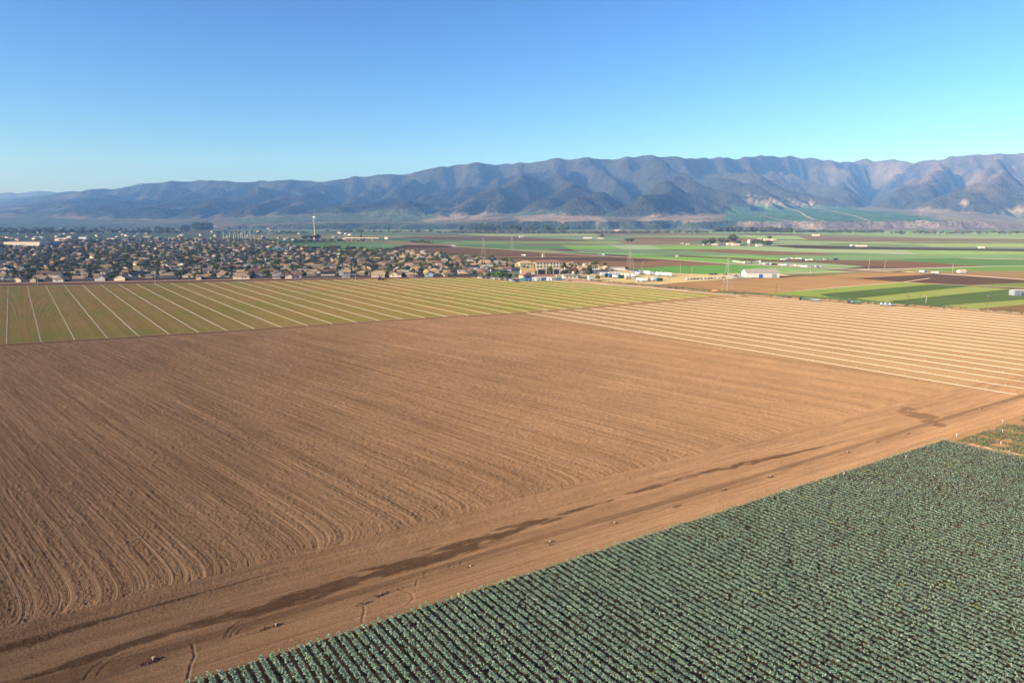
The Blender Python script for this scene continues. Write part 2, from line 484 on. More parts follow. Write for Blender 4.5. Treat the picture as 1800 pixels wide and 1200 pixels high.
    lines = (l1.ss(.3, .7, -.5, .5) * .22 + l2.ss(.3, .7, -.5, .5) * .34 + l3.ss(.3, .7, -.5, .5) * .26) * ak
    speck = sp.ss(.37, .63, -.5, .5) * .52 + sp2.ss(.37, .63, -.5, .5) * .30 + sp3.ss(.3, .7, -.5, .5) * .08
    f = lines + speck + 1.0
    M_SOIL = ms.diffuse(ms.scale(ms.attr(), f), 1.0, ms.bump(n * .8 + nb * .5 + l2 * ak * 1.1 + l1 * ak * .8 + sp2 * .6, 1.0, .11))
    names = [('tilled_field', 'bare brown tilled field with diagonal wheel lines', 0), ('dirt_road', 'dirt farm road and headland with wet stains beside the crop', 1),
             ('crop_soil', 'soil under the dark green crop', 2), ('young_crop_field', 'olive field of young crop crossed by white pipes', 3), ('pipe_field', 'pale bare field crossed by white pipes', 4)]
    for nm, lb, r in names:
        fr = F[keep & (reg == r)]
        used = np.unique(fr); remap = np.zeros(len(V), np.int64); remap[used] = np.arange(len(used))
        me = mesh_np(nm, V[used], remap[fr], True, [M_SOIL], None, C[used])
        for an, av in (('rowb', rowb), ('rowa', rowa), ('rowk', rowk)):
            at = me.attributes.new(an, 'FLOAT', 'POINT'); at.data.foreach_set('value', av[used].astype(np.float32))
        tag(link(nm, me), kind='structure')
near_ground()

# ------------------------------------------------------------------ valley floor to the foot of the hills, and the field sheets on it
def simple_soil(name, c, amt=.2, sc_=.02, grow=None, k=.5):
    m = Mat(name)
    if name == 'soil_field':
        L_ = .3 * c[0] + .59 * c[1] + .11 * c[2]; c = tuple(x + (L_ * 1.03 - x) * .32 for x in c)
        c = (c[0] * 1.03, c[1] * 1.04, c[2] * .84)
    b = m.x * .79 + m.y * .61
    a = m.x * .61 - m.y * .79
    n = m.noise(sc_, 5, .6); nf = m.noise(.9, 3, .7)
    st = m.noise(1.0, 3, .6, m.vec(b * .16, a * .004))
    f = (n + st + nf * .7).ss(.8, 1.9, 1 - amt, 1 + amt)
    return m.diffuse(m.scale(alb(c, k), f), 1.0, m.bump(nf, 1, .15))
def sheet(name, pts, mat, z, kind='structure'):
    me = bpy.data.meshes.new(name)
    me.from_pydata([(x, y, z) for x, y in pts], [], [tuple(range(len(pts)))])
    me.materials.append(mat); me.update()
    if me.polygons[0].normal.z < 0: me.flip_normals()
    o = link(name, me); return tag(o, kind=kind)
def ground_mat():
    m = Mat('valley_floor')
    b = m.x * .79 + m.y * .61; a = m.x * .61 - m.y * .79
    v = m.nt.nodes.new('ShaderNodeTexVoronoi'); v.distance = 'CHEBYCHEV'
    m.nt.links.new(m.vec(a * .0016, b * .0040), v.inputs['Vector']); v.inputs['Scale'].default_value = 1
    ramp = m.nt.nodes.new('ShaderNodeValToRGB'); r = ramp.color_ramp; r.interpolation = 'CONSTANT'
    cs = [(130, 143, 100), (118, 90, 72), (122, 150, 92), (140, 138, 104), (108, 132, 104), (150, 136, 104), (104, 138, 76), (136, 140, 112)]
    for i, c in enumerate(cs):
        e = r.elements[i] if i < 2 else r.elements.new(i / len(cs))
        e.position = i / len(cs); e.color = (*alb(c, .42), 1)
    sp = m.nt.nodes.new('ShaderNodeSeparateColor'); m.nt.links.new(v.outputs['Color'], sp.inputs[0])
    m.nt.links.new(sp.outputs[0], ramp.inputs[0])
    n = m.noise(.01, 6, .65)
    return m.diffuse(m.scale(ramp.outputs[0], n.ss(.25, .75, .8, 1.15)), 1.0)
M_FLOOR = ground_mat()
sheet('ground', [(-13900, -600), (13900, -600), (13900, 14900), (-13900, 14900)], M_FLOOR, -.5)
NFLD = [0]
def field(pts, c, z=None, amt=.16, sc_=.012, name='field'):
    NFLD[0] += 1
    return sheet(name, GP(pts), simple_soil('soil_field', c, amt, sc_), z if z is not None else -.36 + NFLD[0] * .004)
# widest first; near ones last
F_ = field
F_([(-170, 500), (0, 498), (400, 492), (845, 487), (870, 481), (925, 467), (905, 462), (870, 459), (840, 455), (760, 449.5), (690, 440.5), (640, 443), (528, 437), (500, 429), (440, 421), (300, 421), (-170, 423)], (128, 112, 88), z=-.03, amt=.3, sc_=.05)
NFLD[0] = 0
# far left, beyond the town
F_([(-300, 417), (560, 417), (700, 420), (600, 412), (-300, 409)], (112, 126, 96))
F_([(430, 413.5), (560, 412.5), (800, 414), (810, 417), (600, 418.5), (430, 419)], (150, 138, 108))
F_([(-50, 400), (330, 401), (330, 405), (-50, 404.5)], (140, 160, 128))
F_([(370, 401), (560, 402), (560, 406), (370, 405)], (132, 165, 130))
F_([(480, 404.5), (560, 404.5), (560, 407), (480, 407)], (118, 158, 104))
F_([(560, 401.5), (760, 401.5), (800, 406), (560, 406)], (142, 158, 122))
F_([(600, 408), (820, 409), (900, 412), (620, 413)], (108, 128, 118))
F_([(800, 410.5), (1040, 411), (1060, 414), (860, 415)], (158, 165, 118))
F_([(700, 416), (860, 415), (1010, 421), (1050, 424), (900, 423.5), (760, 422)], (120, 88, 80), amt=.12)
F_([(920, 415.8), (1035, 415.5), (1130, 420), (1010, 420.4)], (122, 146, 134))
F_([(1030, 409.5), (1210, 410), (1300, 413.2), (1060, 413.6)], (132, 106, 92))
F_([(1060, 413.8), (1300, 413.4), (1345, 418.5), (1120, 416)], (124, 152, 104))
F_([(1120, 416.3), (1345, 418.7), (1420, 424), (1200, 424), (1100, 420.5)], (132, 98, 82))
F_([(800, 423.5), (1060, 424.5), (1085, 428), (820, 427.5)], (118, 152, 104))
F_([(1000, 424.3), (1085, 424.5), (1100, 427.5), (1030, 428)], (136, 160, 94))
F_([(1085, 421), (1210, 424.5), (1225, 429), (1100, 428.3)], (146, 108, 88))
F_([(1210, 406.5), (1560, 407), (1850, 410), (1850, 412.6), (1400, 411.5), (1210, 409.5)], (130, 158, 108))
F_([(1280, 409.7), (1420, 411.8), (1560, 415.2), (1330, 413)], (122, 100, 84))
F_([(1400, 412), (1850, 413), (1850, 415), (1560, 415)], (136, 152, 120))
F_([(1345, 415), (1450, 416), (1850, 421), (1850, 423), (1500, 424.5), (1400, 421.5)], (128, 98, 86), amt=.1)
F_([(1300, 413.5), (1400, 415), (1420, 421), (1330, 419)], (140, 165, 116))
F_([(1560, 415.3), (1850, 415.5), (1850, 420.5), (1640, 418.6)], (134, 150, 118))
F_([(1340, 421.5), (1500, 425), (1850, 423.5), (1850, 429), (1600, 429.5), (1400, 426.5)], (138, 158, 112))
F_([(1330, 424), (1400, 425), (1460, 429), (1440, 430.5), (1385, 429.5)], (136, 148, 134))
F_([(1600, 429.8), (1850, 429.4), (1850, 434), (1640, 433)], (146, 166, 92))
F_([(1560, 425.5), (1850, 424), (1850, 427), (1600, 427.5)], (122, 102, 84))
# second band, in front of the pale farm road
F_([(790, 429.5), (985, 430.4), (1002, 437.5), (900, 437.5), (805, 433.5)], (96, 134, 100))
F_([(985, 430.4), (1066, 430.4), (1094, 438), (1002, 437.3)], (116, 168, 82))
F_([(1066, 430.4), (1170, 431.3), (1166, 438.2), (1094, 438)], (146, 174, 148))
F_([(1140, 431), (1240, 431.2), (1296, 437.5), (1205, 439), (1166, 438.2)], (122, 166, 84))
F_([(1240, 431.5), (1360, 433.5), (1440, 437.4), (1500, 441), (1520, 444.6), (1440, 444), (1350, 441), (1292, 438.2)], (142, 166, 136))
F_([(1355, 431.3), (1400, 430.6), (1600, 434.8), (1850, 439.5), (1850, 442.2), (1578, 438.4), (1400, 436.2)], (86, 66, 60))
F_([(1400, 437.6), (1589, 439.2), (1620, 448), (1555, 446), (1440, 442.8)], (150, 164, 144))
F_([(1589, 439.2), (1850, 442.4), (1850, 447.5), (1622, 448)], (132, 162, 92))
F_([(1205, 439.2), (1292, 438.6), (1365, 441.6), (1440, 444.8), (1470, 446.8), (1440, 448), (1347, 447.8), (1200, 440.3)], (140, 96, 78))
F_([(1002, 437.6), (1130, 438.4), (1205, 440.5), (1347, 448), (1313, 448.6), (1205, 449), (1113, 444), (1020, 442.5)], (112, 140, 118))
F_([(820, 433.8), (900, 437.8), (1020, 442.6), (1113, 444.4), (1205, 449.2), (1113, 448.6), (950, 442.5), (900, 438.6)], (118, 160, 118))
F_([(1253, 448.8), (1320, 448.4), (1380, 453.2), (1367, 456.8), (1285, 452.5), (1200, 449.2)], (122, 168, 80))
F_([(1330, 448.3), (1400, 448.3), (1640, 448.4), (1850, 447.7), (1850, 455.7), (1689, 453.6), (1589, 454.7), (1440, 457.2), (1373, 455)], (112, 147, 108))
F_([(1200, 449.4), (1285, 452.7), (1347, 456), (1440, 458), (1578, 458), (1735, 467.8), (1600, 472), (1511, 465.5), (1440, 461.3), (1367, 459.3), (1280, 454.9)], (128, 86, 66))
F_([(1622, 454.9), (1689, 453.8), (1850, 456.3), (1850, 468), (1735, 468), (1578, 458)], (86, 126, 62))
F_([(1112, 448.8), (1200, 451), (1285, 455), (1320, 458.8), (1320, 461.4), (1287, 463.6), (1240, 460.4), (1179, 455.8), (1100, 451)], (112, 166, 64))
F_([(1320, 458.8), (1373, 460.2), (1440, 462), (1489, 465.6), (1522, 468), (1478, 472), (1440, 471), (1360, 467), (1287, 463.6)], (136, 156, 136))
F_([(1600, 472), (1735, 468.3), (1850, 468.4), (1850, 475.5), (1689, 478), (1622, 475.5)], (100, 140, 62))
F_([(1640, 476.5), (1850, 475.7), (1850, 492), (1700, 484), (1600, 478)], (152, 112, 88))
F_([(1478, 471.5), (1600, 472.3), (1680, 479), (1600, 477.6)], (148, 134, 92))
# left bank: green field, teal field, dark ploughed field
F_([(505, 430.5), (600, 424.5), (690, 426), (716, 429.5), (690, 436.5), (640, 443), (500, 440)], (98, 142, 80))
F_([(640, 426), (716, 429.4), (690, 436), (600, 434)], (110, 148, 122))
F_([(600, 420.5), (700, 424), (800, 430), (803, 433.3), (713, 430), (660, 426), (600, 424.6)], (162, 126, 112), amt=.3)
F_([(688, 436), (713, 430), (798, 433.4), (900, 439.6), (1023, 448), (1069, 451), (978, 451.2), (840, 451.3), (740, 448), (660, 442)], (128, 88, 72))
F_([(700, 433), (713, 430.4), (783, 431.4), (800, 434.5), (690, 436.5)], (92, 62, 54))
F_([(835, 452), (978, 452.4), (1069, 451.6), (1240, 462.4), (1287, 466), (1220, 469), (1100, 473), (1040, 476), (900, 468)], (146, 100, 78))
F_([(860, 452.7), (1069, 452), (1160, 457.8), (1130, 460), (960, 457)], (106, 74, 62))
F_([(1108, 472.5), (1167, 468.6), (1240, 466.6), (1285, 465.4), (1367, 468.2), (1445, 473), (1500, 476.8), (1367, 480), (1300, 481), (1240, 482.5), (1165, 480)], (92, 156, 58))
F_([(1300, 476), (1330, 470.5), (1367, 470), (1445, 473.2), (1500, 476.8), (1367, 480.2), (1312, 479.5)], (132, 166, 112), amt=.3, sc_=.05)
F_([(1367, 480.4), (1500, 477.2), (1540, 478.5), (1440, 484), (1370, 484.6)], (128, 124, 78))
# dirt yard
F_([(1020, 478), (1105, 475.5), (1165, 480.2), (1240, 482.7), (1300, 481), (1370, 481), (1390, 484.5), (1300, 489), (1275, 491), (1200, 496), (1160, 500), (1090, 497.5), (1000, 492), (900, 490)], (218, 178, 140), amt=.25, sc_=.03)
# brown field behind the weedy verge
F_([(1152, 501), (1200, 496.6), (1275, 492), (1370, 486.5), (1444, 484.5), (1520, 478.5), (1600, 478.8), (1634, 482.5), (1592, 496), (1400, 511.5), (1370, 517), (1270, 511.5)], (178, 122, 88), amt=.22)
F_([(1500, 489), (1634, 482.2), (1700, 484.8), (1850, 494), (1850, 497), (1711, 501), (1590, 495.6)], (102, 70, 58))
F_([(1340, 517), (1400, 511.3), (1592, 495.6), (1645, 499), (1440, 516.6), (1460, 523)], (134, 150, 62))
F_([(1440, 516.6), (1645, 499), (1707, 502.8), (1505, 523), (1500, 526)], (84, 104, 50))
F_([(1500, 524.5), (1707, 502.8), (1776, 507.5), (1570, 528.5), (1560, 531)], (142, 150, 74))
F_([(1565, 530), (1776, 507.5), (1880, 514), (1850, 522.5), (1668, 536), (1650, 538)], (86, 106, 54))
F_([(1655, 537), (1850, 522.5), (1900, 526), (1720, 543)], (140, 144, 72))
F_([(1715, 542.5), (1900, 526), (1960, 533), (1900, 556), (1780, 549)], (128, 90, 62))
F_([(1707, 500.5), (1850, 494.5), (1900, 500), (1850, 507.5), (1733, 502.4)], (118, 128, 62))

def ribbon(name, pts, w, mat, z):
    """road of width w following px points"""
    g = [Vector((*p, 0)) for p in (GP(pts) if not isinstance(pts[0], Vector) else pts)]
    vs = []
    for i, p in enumerate(g):
        d = (g[min(i + 1, len(g) - 1)] - g[max(i - 1, 0)]).normalized(); n = Vector((-d.y, d.x, 0))
        ww = w[i] if hasattr(w, '__len__') else w
        vs += [p + n * ww / 2, p - n * ww / 2]
    me = bpy.data.meshes.new(name)
    me.from_pydata([(v.x, v.y, z) for v in vs], [], [(2 * i, 2 * i + 1, 2 * i + 3, 2 * i + 2) for i in range(len(g) - 1)])
    me.materials.append(mat); me.update()
    return tag(link(name, me), kind='structure')
M_PALE = simple_soil('pale_track', (226, 194, 164), .12, .03)
M_PALE2 = simple_soil('pale_road', (214, 192, 172), .12, .03)
M_DIRT = simple_soil('dirt_track', (205, 160, 124), .2, .05)
M_DARKDIRT = simple_soil('dark_dirt', (84, 54, 46), .25, .05)
M_ASPH = simple_soil('asphalt', (150, 138, 134), .12, .05)
ribbon('farm_road', [(795, 433.3), (840, 435.8), (900, 439.2), (950, 442.8), (1023, 447.6), (1069, 450.6), (1179, 456.3), (1240, 460.8), (1287, 464.2), (1360, 467.6), (1440, 471.6), (1478, 473), (1600, 478.3), (1700, 484.2), (1800, 491), (1900, 498)], 9, M_PALE, .02)
ribbon('farm_road', [(780, 426), (807, 428.2), (900, 429), (1023, 429.3), (1167, 430.2), (1353, 431.2), (1400, 430), (1600, 433.4), (1850, 436)], 14, M_PALE2, .02)
ribbon('farm_track', [(800, 452), (840, 451.8), (978, 451.6), (1060, 450.8)], 6, M_PALE, .02)
ribbon('farm_track', [(1589, 495.6), (1622, 498), (1733, 503), (1850, 508.5)], 4, M_PALE, .02)
ribbon('farm_track', [(1400, 511.2), (1500, 502.8), (1589, 495.6), (1634, 489)], 2.5, M_PALE, .02)
ribbon('farm_track', [(1100, 474.6), (1165, 479.8), (1240, 482.6), (1300, 480.8)], 7, M_PALE, .02)
ribbon('farm_track', [(1367, 481), (1440, 479), (1500, 477), (1600, 477.5)], 6, M_PALE2, .02)
ribbon('farm_track', [(783, 431.2), (795, 430), (800, 434)], 10, M_PALE2, .03)
ribbon('farm_track', [(1689, 453.7), (1850, 457.3)], 12, M_PALE2, .02)
ribbon('farm_track', [(1511, 474), (1600, 472.1), (1735, 468.2), (1850, 467.2)], 8, M_PALE2, .035)
ribbon('highway', [(0, 413), (100, 412.6), (190, 412.2)], 14, M_ASPH, .02)
ribbon('highway', [(300, 420.5), (430, 420), (560, 418.5), (640, 419)], 22, M_PALE2, .02)
# strips beside the town wall
ribbon('dirt_road', [(-170, 503.6), (0, 501), (200, 498), (400, 493.7), (600, 490), (760, 487.4), (840, 487)], 9, M_DARKDIRT, .18)
ribbon('dirt_road', [(838, 487.5), (880, 489.5), (960, 493.5), (1020, 496.5), (1100, 502), (1250, 515.5), (1300, 520.5)], 7, M_PALE, .16)
ribbon('verge', [(1000, 491), (1060, 495), (1100, 499), (1270, 515.8), (1400, 524), (1500, 531), (1650, 541), (1800, 551), (1950, 562)], [4, 8, 13, 15, 14, 12, 12, 12, 12], simple_soil('verge_soil', (186, 148, 108), .3, .2), .12)

# ------------------------------------------------------------------ hills
SKY_PX = [(-200, 394), (-60, 388), (0, 378), (10, 372), (40, 360), (55, 357), (87, 350), (112, 341), (150, 339), (175, 335), (207, 334), (237, 329), (287, 321), (312, 321), (345, 319), (357, 317.3), (387, 320),
    (425, 324.5), (450, 320), (457, 318), (480, 320), (537, 319), (570, 324.5), (590, 320), (610, 314), (630, 312), (712, 307.5), (750, 299), (787, 292), (840, 287), (875, 291), (900, 288), (950, 285), (967, 281), (1037, 278),
    (1075, 282), (1112, 276), (1130, 274), (1165, 275), (1220, 280), (1250, 277), (1287, 279), (1350, 274.5), (1400, 276), (1445, 283), (1462, 285.5), (1537, 282), (1575, 282.5), (1615, 287), (1650, 281), (1675, 276), (1737, 272), (1800, 269), (1900, 266), (2100, 275)]
def doubling(rec, root, h, F, A0):
    """drainage area and implicit stream-power step by pointer doubling"""
    N = len(h)
    r = np.append(np.where(root, N, rec), N)
    acc = np.append(A0, 0.); rr = r.copy()
    for _ in range(12):
        add = np.bincount(rr, weights=acc, minlength=N + 1); add[N] = 0
        acc = acc + add; acc[N] = 0
        rr = rr[rr]
    return acc[:N]
def solve(rec, root, b, F):
    a = np.where(root, 0, F / (1 + F)); b = np.where(root, b, b / (1 + F)); rr = np.where(root, np.arange(len(b)), rec)
    for _ in range(12):
        b = b + a * b[rr]; a = a * a[rr]; rr = rr[rr]
    return b
def erode(h, upl, fixed, dx, K, m, n_it, kd):
    ny, nx = h.shape; N = ny * nx
    idx = np.arange(N).reshape(ny, nx)
    for it in range(n_it):
        best = np.zeros((ny, nx)); rec = idx.copy(); dist = np.full((ny, nx), dx)
        for dy in (-1, 0, 1):
            for dxx in (-1, 0, 1):
                if not (dy or dxx): continue
                d = dx * math.hypot(dy, dxx)
                hn = np.full((ny, nx), 1e9)
                ys = slice(max(0, -dy), ny - max(0, dy)); xs = slice(max(0, -dxx), nx - max(0, dxx))
                yn = slice(max(0, dy), ny + min(0, dy)); xn = slice(max(0, dxx), nx + min(0, dxx))
                hn[ys, xs] = h[yn, xn]
                sl_ = (h - hn) / d
                k = sl_ > best
                best[k] = sl_[k]; rec[k] = (idx + dy * nx + dxx)[k]; dist[k] = d
        rf = rec.ravel(); root = (rf == idx.ravel()) | fixed.ravel()
        A = doubling(rf, root, h.ravel(), None, np.full(N, dx * dx))
        F = K * A ** m / dist.ravel()
        hb = (h + upl).ravel()
        hb = np.where(fixed.ravel(), h.ravel(), hb)
        h = solve(rf, root, hb, F).reshape(ny, nx)
        lap = -4 * h.copy(); lap[1:] += h[:-1]; lap[:-1] += h[1:]; lap[:, 1:] += h[:, :-1]; lap[:, :-1] += h[:, 1:]
        lap[0] = lap[-1] = 0; lap[:, 0] = lap[:, -1] = 0
        h = np.where(fixed, h, h + kd * lap)
    return h
def front_y(u):
    px = 900 + u * FPX
    return np.interp(px, [-200, 0, 150, 400, 600, 750, 900, 1000, 1150, 1280, 1400, 1520, 1620, 1750, 1900], [7600, 7000, 6100, 5600, 5400, 5200, 5000, 4700, 4650, 5200, 6300, 6500, 5600, 5300, 5400])
def fan(x, y):
    u = x / y; px = 900 + u * FPX
    bl = np.interp(px, [0, 350, 450, 560, 800, 900, 1700, 1780], [0, 0, 14, 26, 20, 42, 40, 10])
    y0 = np.interp(px, [-200, 150, 400, 560, 900, 1400, 1700, 1900], [5200, 4900, 4500, 4150, 4020, 4050, 4100, 4100])
    gul = np.maximum(0, (vnoise(x, y * 0, 70, 201) - .45)) * 150 + np.maximum(0, vnoise(x, y * 0, 190, 202) - .6) * 260
    q = np.clip((y - y0 - gul * (bl > 4)) / 75, 0, 1)
    return bl * (q * q * (3 - 2 * q)) + np.clip(y - y0, 0, None) * .052 + np.clip(y - y0, 0, 800) / 800 * 6 * (fbm(x, y, 300, 203) - .5)
def build_hills():
    dx = 70.
    xs = np.arange(-10500, 10500 + 1, dx); ys = np.arange(3850, 14200, dx)
    r2 = np.random.default_rng(12)
    def setup(dx):
        xs = np.arange(-10500, 10500 + 1, dx); ys = np.arange(3850, 14200, dx)
        Xm, Ym = np.meshgrid(xs, ys)
        fr = front_y(Xm / Ym) + 500 * (fbm(Xm, Ym, 900, 211, 3) - .5)
        base = fan(Xm, Ym)
        fixed = (Ym < fr); fixed[-1] = True
        return Xm, Ym, fr, base, fixed
    Xm, Ym, fr, base, fixed = setup(dx)
    d = np.clip((Ym - fr) / 3200, 0, 1.8)
    prof = np.where(d < 1, d, np.clip(1.8 - d, 0, 1) / .8)
    h = base * 1.0 + np.where(fixed, 0, 550 * prof) + 90 * (fbm(Xm, Ym, 1500, 221, 4) - .5) * ~fixed + r2.random(Xm.shape) * 8 * ~fixed
    h[-1] = 150
    U = np.where(fixed, 0, 7.0 * (.55 + .45 * np.clip(d * 1.2, 0, 1)))
    h = erode(h, U, fixed, dx, .055, .5, 100, .01)
    # refine
    dx2 = 35.
    X2, Y2, fr2, base2, fixed2 = setup(dx2)
    fx = (X2 - Xm[0, 0]) / dx; fy = (Y2 - Ym[0, 0]) / dx
    xi = np.clip(fx.astype(int), 0, Xm.shape[1] - 2); yi = np.clip(fy.astype(int), 0, Xm.shape[0] - 2)
    fx = np.clip(fx - xi, 0, 1); fy = np.clip(fy - yi, 0, 1)
    hh = (h[yi, xi] * (1 - fx) + h[yi, xi + 1] * fx) * (1 - fy) + (h[yi + 1, xi] * (1 - fx) + h[yi + 1, xi + 1] * fx) * fy
    hh = np.where(fixed2, base2, np.maximum(hh, base2 * .9)) + r2.random(X2.shape) * 3 * ~fixed2
    d2 = np.clip((Y2 - fr2) / 3200, 0, 1.8)
    U2 = np.where(fixed2, 0, 6.0 * (.55 + .45 * np.clip(d2 * 1.2, 0, 1)))
    hh = erode(hh, U2, fixed2, dx2, .055, .5, 18, .02)
    hh = np.where(fixed2, base2, hh)
    def blur(a, r):
        for ax in (0, 1):
            for _ in range(2):
                p = np.pad(a, [(r + 1, r) if i == ax else (0, 0) for i in (0, 1)], mode='edge').cumsum(ax)
                a = (np.take(p, np.arange(2 * r + 1, p.shape[ax]), ax) - np.take(p, np.arange(0, p.shape[ax] - 2 * r - 1), ax)) / (2 * r + 1)
        return a
    det = hh - blur(hh, 11); det2 = hh - blur(hh, 3)
    hh = np.where(fixed2, hh, hh + 1.4 * det + .7 * det2)
    hh = np.where(fixed2, hh, .35 * hh + .65 * blur(hh, 1))
    # bring the skyline to the photographed outline
    us = np.array([slope_of(*p)[0] for p in SKY_PX]); ts = np.array([slope_of(*p)[1] for p in SKY_PX])
    base_f = np.minimum(base2, 420)
    for it in range(4):
        u = X2 / Y2; el = (hh - CAMH) / Y2
        nb = 350; ub = np.linspace(-1.05, 1.05, nb + 1)
        k = np.clip(((u + 1.05) / 2.1 * nb).astype(int), 0, nb - 1)
        mx = np.full(nb, -1.); np.maximum.at(mx, k.ravel(), el.ravel())
        uc = (ub[1:] + ub[:-1]) / 2
        tt = np.interp(uc, us, ts)
        fac = np.clip((tt + .012) / (mx + .012), .2, 3)
        w = (21, 11, 5, 3)[it]
        fac = np.convolve(np.pad(fac, w // 2, mode='edge'), np.ones(w) / w, 'valid')
        g = np.interp(u, uc, fac)
        above_ = hh - base_f
        hh = np.where(fixed2, hh, base_f + above_ * g)
    # keep the back side lower than the skyline and out of sight
    # land cover
    gx = np.gradient(hh, dx2, axis=1); gy = np.gradient(hh, dx2, axis=0)
    px, py = proj(X2, Y2, hh)
    slope = np.hypot(gx, gy)
    na = fbm(X2, Y2, 600, 231, 5); nb2 = fbm(X2, Y2, 160, 241, 4)
    A_ = lambda c, kk=.5: np.array(alb(c, kk))
    chap = np.array([.036, .036, .026]); brown = np.array([.112, .082, .056]); tan = np.array([.30, .215, .15]); vine = np.array([.088, .112, .060]); dark = np.array([.032, .048, .028])
    C = chap[None, None] * (.75 + .5 * nb2[..., None])
    reddish = np.clip((px - 1250) / 500, 0, .55) + np.clip(nb2 - .5, 0, 1) * 1.2
    reddish = np.clip(reddish * np.clip((350 - py) / 40, .25, 1), 0, .8)
    C = C * (1 - reddish[..., None]) + brown * reddish[..., None]
    low = np.clip((py - 345) / 25, 0, 1) * np.clip((slope < .35) * 1., 0, 1)
    k = np.clip((nb2 - .53) * 7, 0, 1) * low * .75
    C = C * (1 - k[..., None]) + tan * .8 * k[..., None]
    k = np.clip((na - .55) * 6, 0, 1) * low * .6
    C = C * (1 - k[..., None]) + vine * k[..., None]
    jx = (fbm(X2, Y2, 250, 251, 3) - .5) * 14; jy = (fbm(X2, Y2, 250, 252, 3) - .5) * 5
    def cover(poly, c, a=.9, spot=0):
        m = inpoly(px + jx, py + jy, poly) * a
        if spot: m = m * np.clip((nb2 - spot) * 9, 0, 1)
        return C * (1 - m[..., None]) + c * m[..., None]
    kf = np.clip((fbm(X2, Y2 * 2.5, 700, 261, 4) - .42) * 6, 0, 1)[..., None]
    C = np.where((fixed2 & (slope < .2))[..., None], (vine * .75 + tan * .10) * (1 - kf) + (tan * .45 + vine * .3) * kf, C)
    C = cover([(-50, 383), (110, 381), (230, 392), (360, 393), (360, 401), (-50, 403)], vine * .9)
    C = cover([(120, 380), (210, 384), (330, 388), (200, 386), (60, 383)], tan * .8, .7)
    C = cover([(400, 388), (620, 374), (760, 363), (790, 366), (740, 378), (700, 386), (560, 391), (430, 393)], vine)
    C = cover([(680, 384), (750, 372), (790, 374), (760, 390), (690, 391)], vine * 1.1)
    C = cover([(900, 373), (960, 370), (1010, 376), (960, 380), (900, 380)], vine)
    C = cover([(905, 380), (960, 377.5), (1050, 382), (1095, 391), (1050, 392), (910, 390)], tan)
    C = cover([(1110, 390), (1150, 376), (1190, 372), (1260, 383), (1285, 390), (1200, 393)], tan, .95, .40)
    C = cover([(1272, 376), (1290, 362), (1350, 359), (1450, 362), (1560, 372), (1650, 386), (1700, 399), (1500, 397), (1330, 392), (1270, 392)], np.array([.065, .125, .055]), 1.)
    C = cover([(1303, 342), (1330, 349), (1400, 355), (1455, 361), (1380, 360), (1325, 358)], tan)
    C = cover([(1600, 373), (1620, 364), (1660, 368), (1700, 379), (1820, 388), (1820, 400), (1700, 396), (1650, 385)], tan * .5 + vine * .5)
    C = cover([(1683, 358), (1700, 352), (1714, 356), (1700, 364)], tan)
    C = cover([(1765, 372), (1790, 365), (1830, 363), (1830, 372)], tan * .8)
    C = cover([(1750, 376), (1830, 374), (1830, 381)], vine * 1.2)
    C = cover([(740, 388), (780, 378), (835, 372), (812, 384), (775, 392)], tan, .95, .35)
    C = cover([(818, 386), (848, 372), (882, 371), (874, 386), (845, 390)], tan, .95, .35)
    C = cover([(88, 352), (110, 344), (150, 339), (165, 341), (120, 352)], brown, .8)
    C = cover([(226, 350), (250, 343), (262, 345), (240, 352)], tan * .6, .8)
    C = cover([(380, 336), (400, 334), (400, 337)], tan, .7)
    C = cover([(338, 384), (358, 372), (370, 375), (346, 385)], tan * .8, .9)
    C = cover([(1460, 285), (1640, 288), (1760, 300), (1800, 330), (1700, 330), (1560, 318), (1470, 300)], brown * 1.3, .35, .38)
    # scarp of the river terrace shows bare earth to the right, scrub to the left
    scarp = fixed2 & (slope > .2)
    C[scarp] = (np.array([.19, .145, .11]) * (.6 + .8 * nb2[..., None]))[scarp]
    ls = scarp & (px < 1290)
    C[ls] = (dark * 1.1 + .25 * brown * nb2[..., None])[ls]
    # cut away what lies at or under the valley floor
    m = Mat('hillside')
    c = m.attr()
    n = m.noise(.012, 5, .65); n2 = m.noise(.05, 3, .7)
    n3 = m.noise(.004, 6, .7)
    c = m.scale(c, (n * .5 + n2 * .4 + n3 * .4).ss(.45, .82, .45, 1.6))
    mt = m.diffuse(c, .6, m.bump(n + n2 * .6 + n3, 1, 45))
    ny, nx = X2.shape; idx = np.arange(ny * nx).reshape(ny, nx)
    F = np.stack([idx[:-1, :-1], idx[:-1, 1:], idx[1:, 1:], idx[1:, :-1]], -1).reshape(-1, 4)
    V = np.stack([X2, Y2, hh - .3], -1).reshape(-1, 3)
    V[:nx, 2] = -2
    uu = np.abs((X2 / Y2)[:-1, :-1].ravel()) < 1.06
    F = F[uu]
    me = mesh_np('hills', V, F, True, [mt], None, C.reshape(-1, 3))
    tag(link('hills', me), kind='structure')
    return X2, Y2, hh, dx2
HX, HY, HZ, HDX = build_hills()
def hill_z(x, y):
    fx = (x - HX[0, 0]) / HDX; fy = (y - HY[0, 0]) / HDX
    xi = int(np.clip(fx, 0, HX.shape[1] - 2)); yi = int(np.clip(fy, 0, HX.shape[0] - 2)); fx -= xi; fy -= yi
    if fy < 0: return 0
    return (HZ[yi, xi] * (1 - fx) + HZ[yi, xi + 1] * fx) * (1 - fy) + (HZ[yi + 1, xi] * (1 - fx) + HZ[yi + 1, xi + 1] * fx) * fy
def hill_hit(px, py):
    u, t = slope_of(px, py)
    for y in np.arange(3900, 13000, 12.):
        if CAMH + t * y <= hill_z(u * y, y): return (u * y, y, hill_z(u * y, y))
    return None
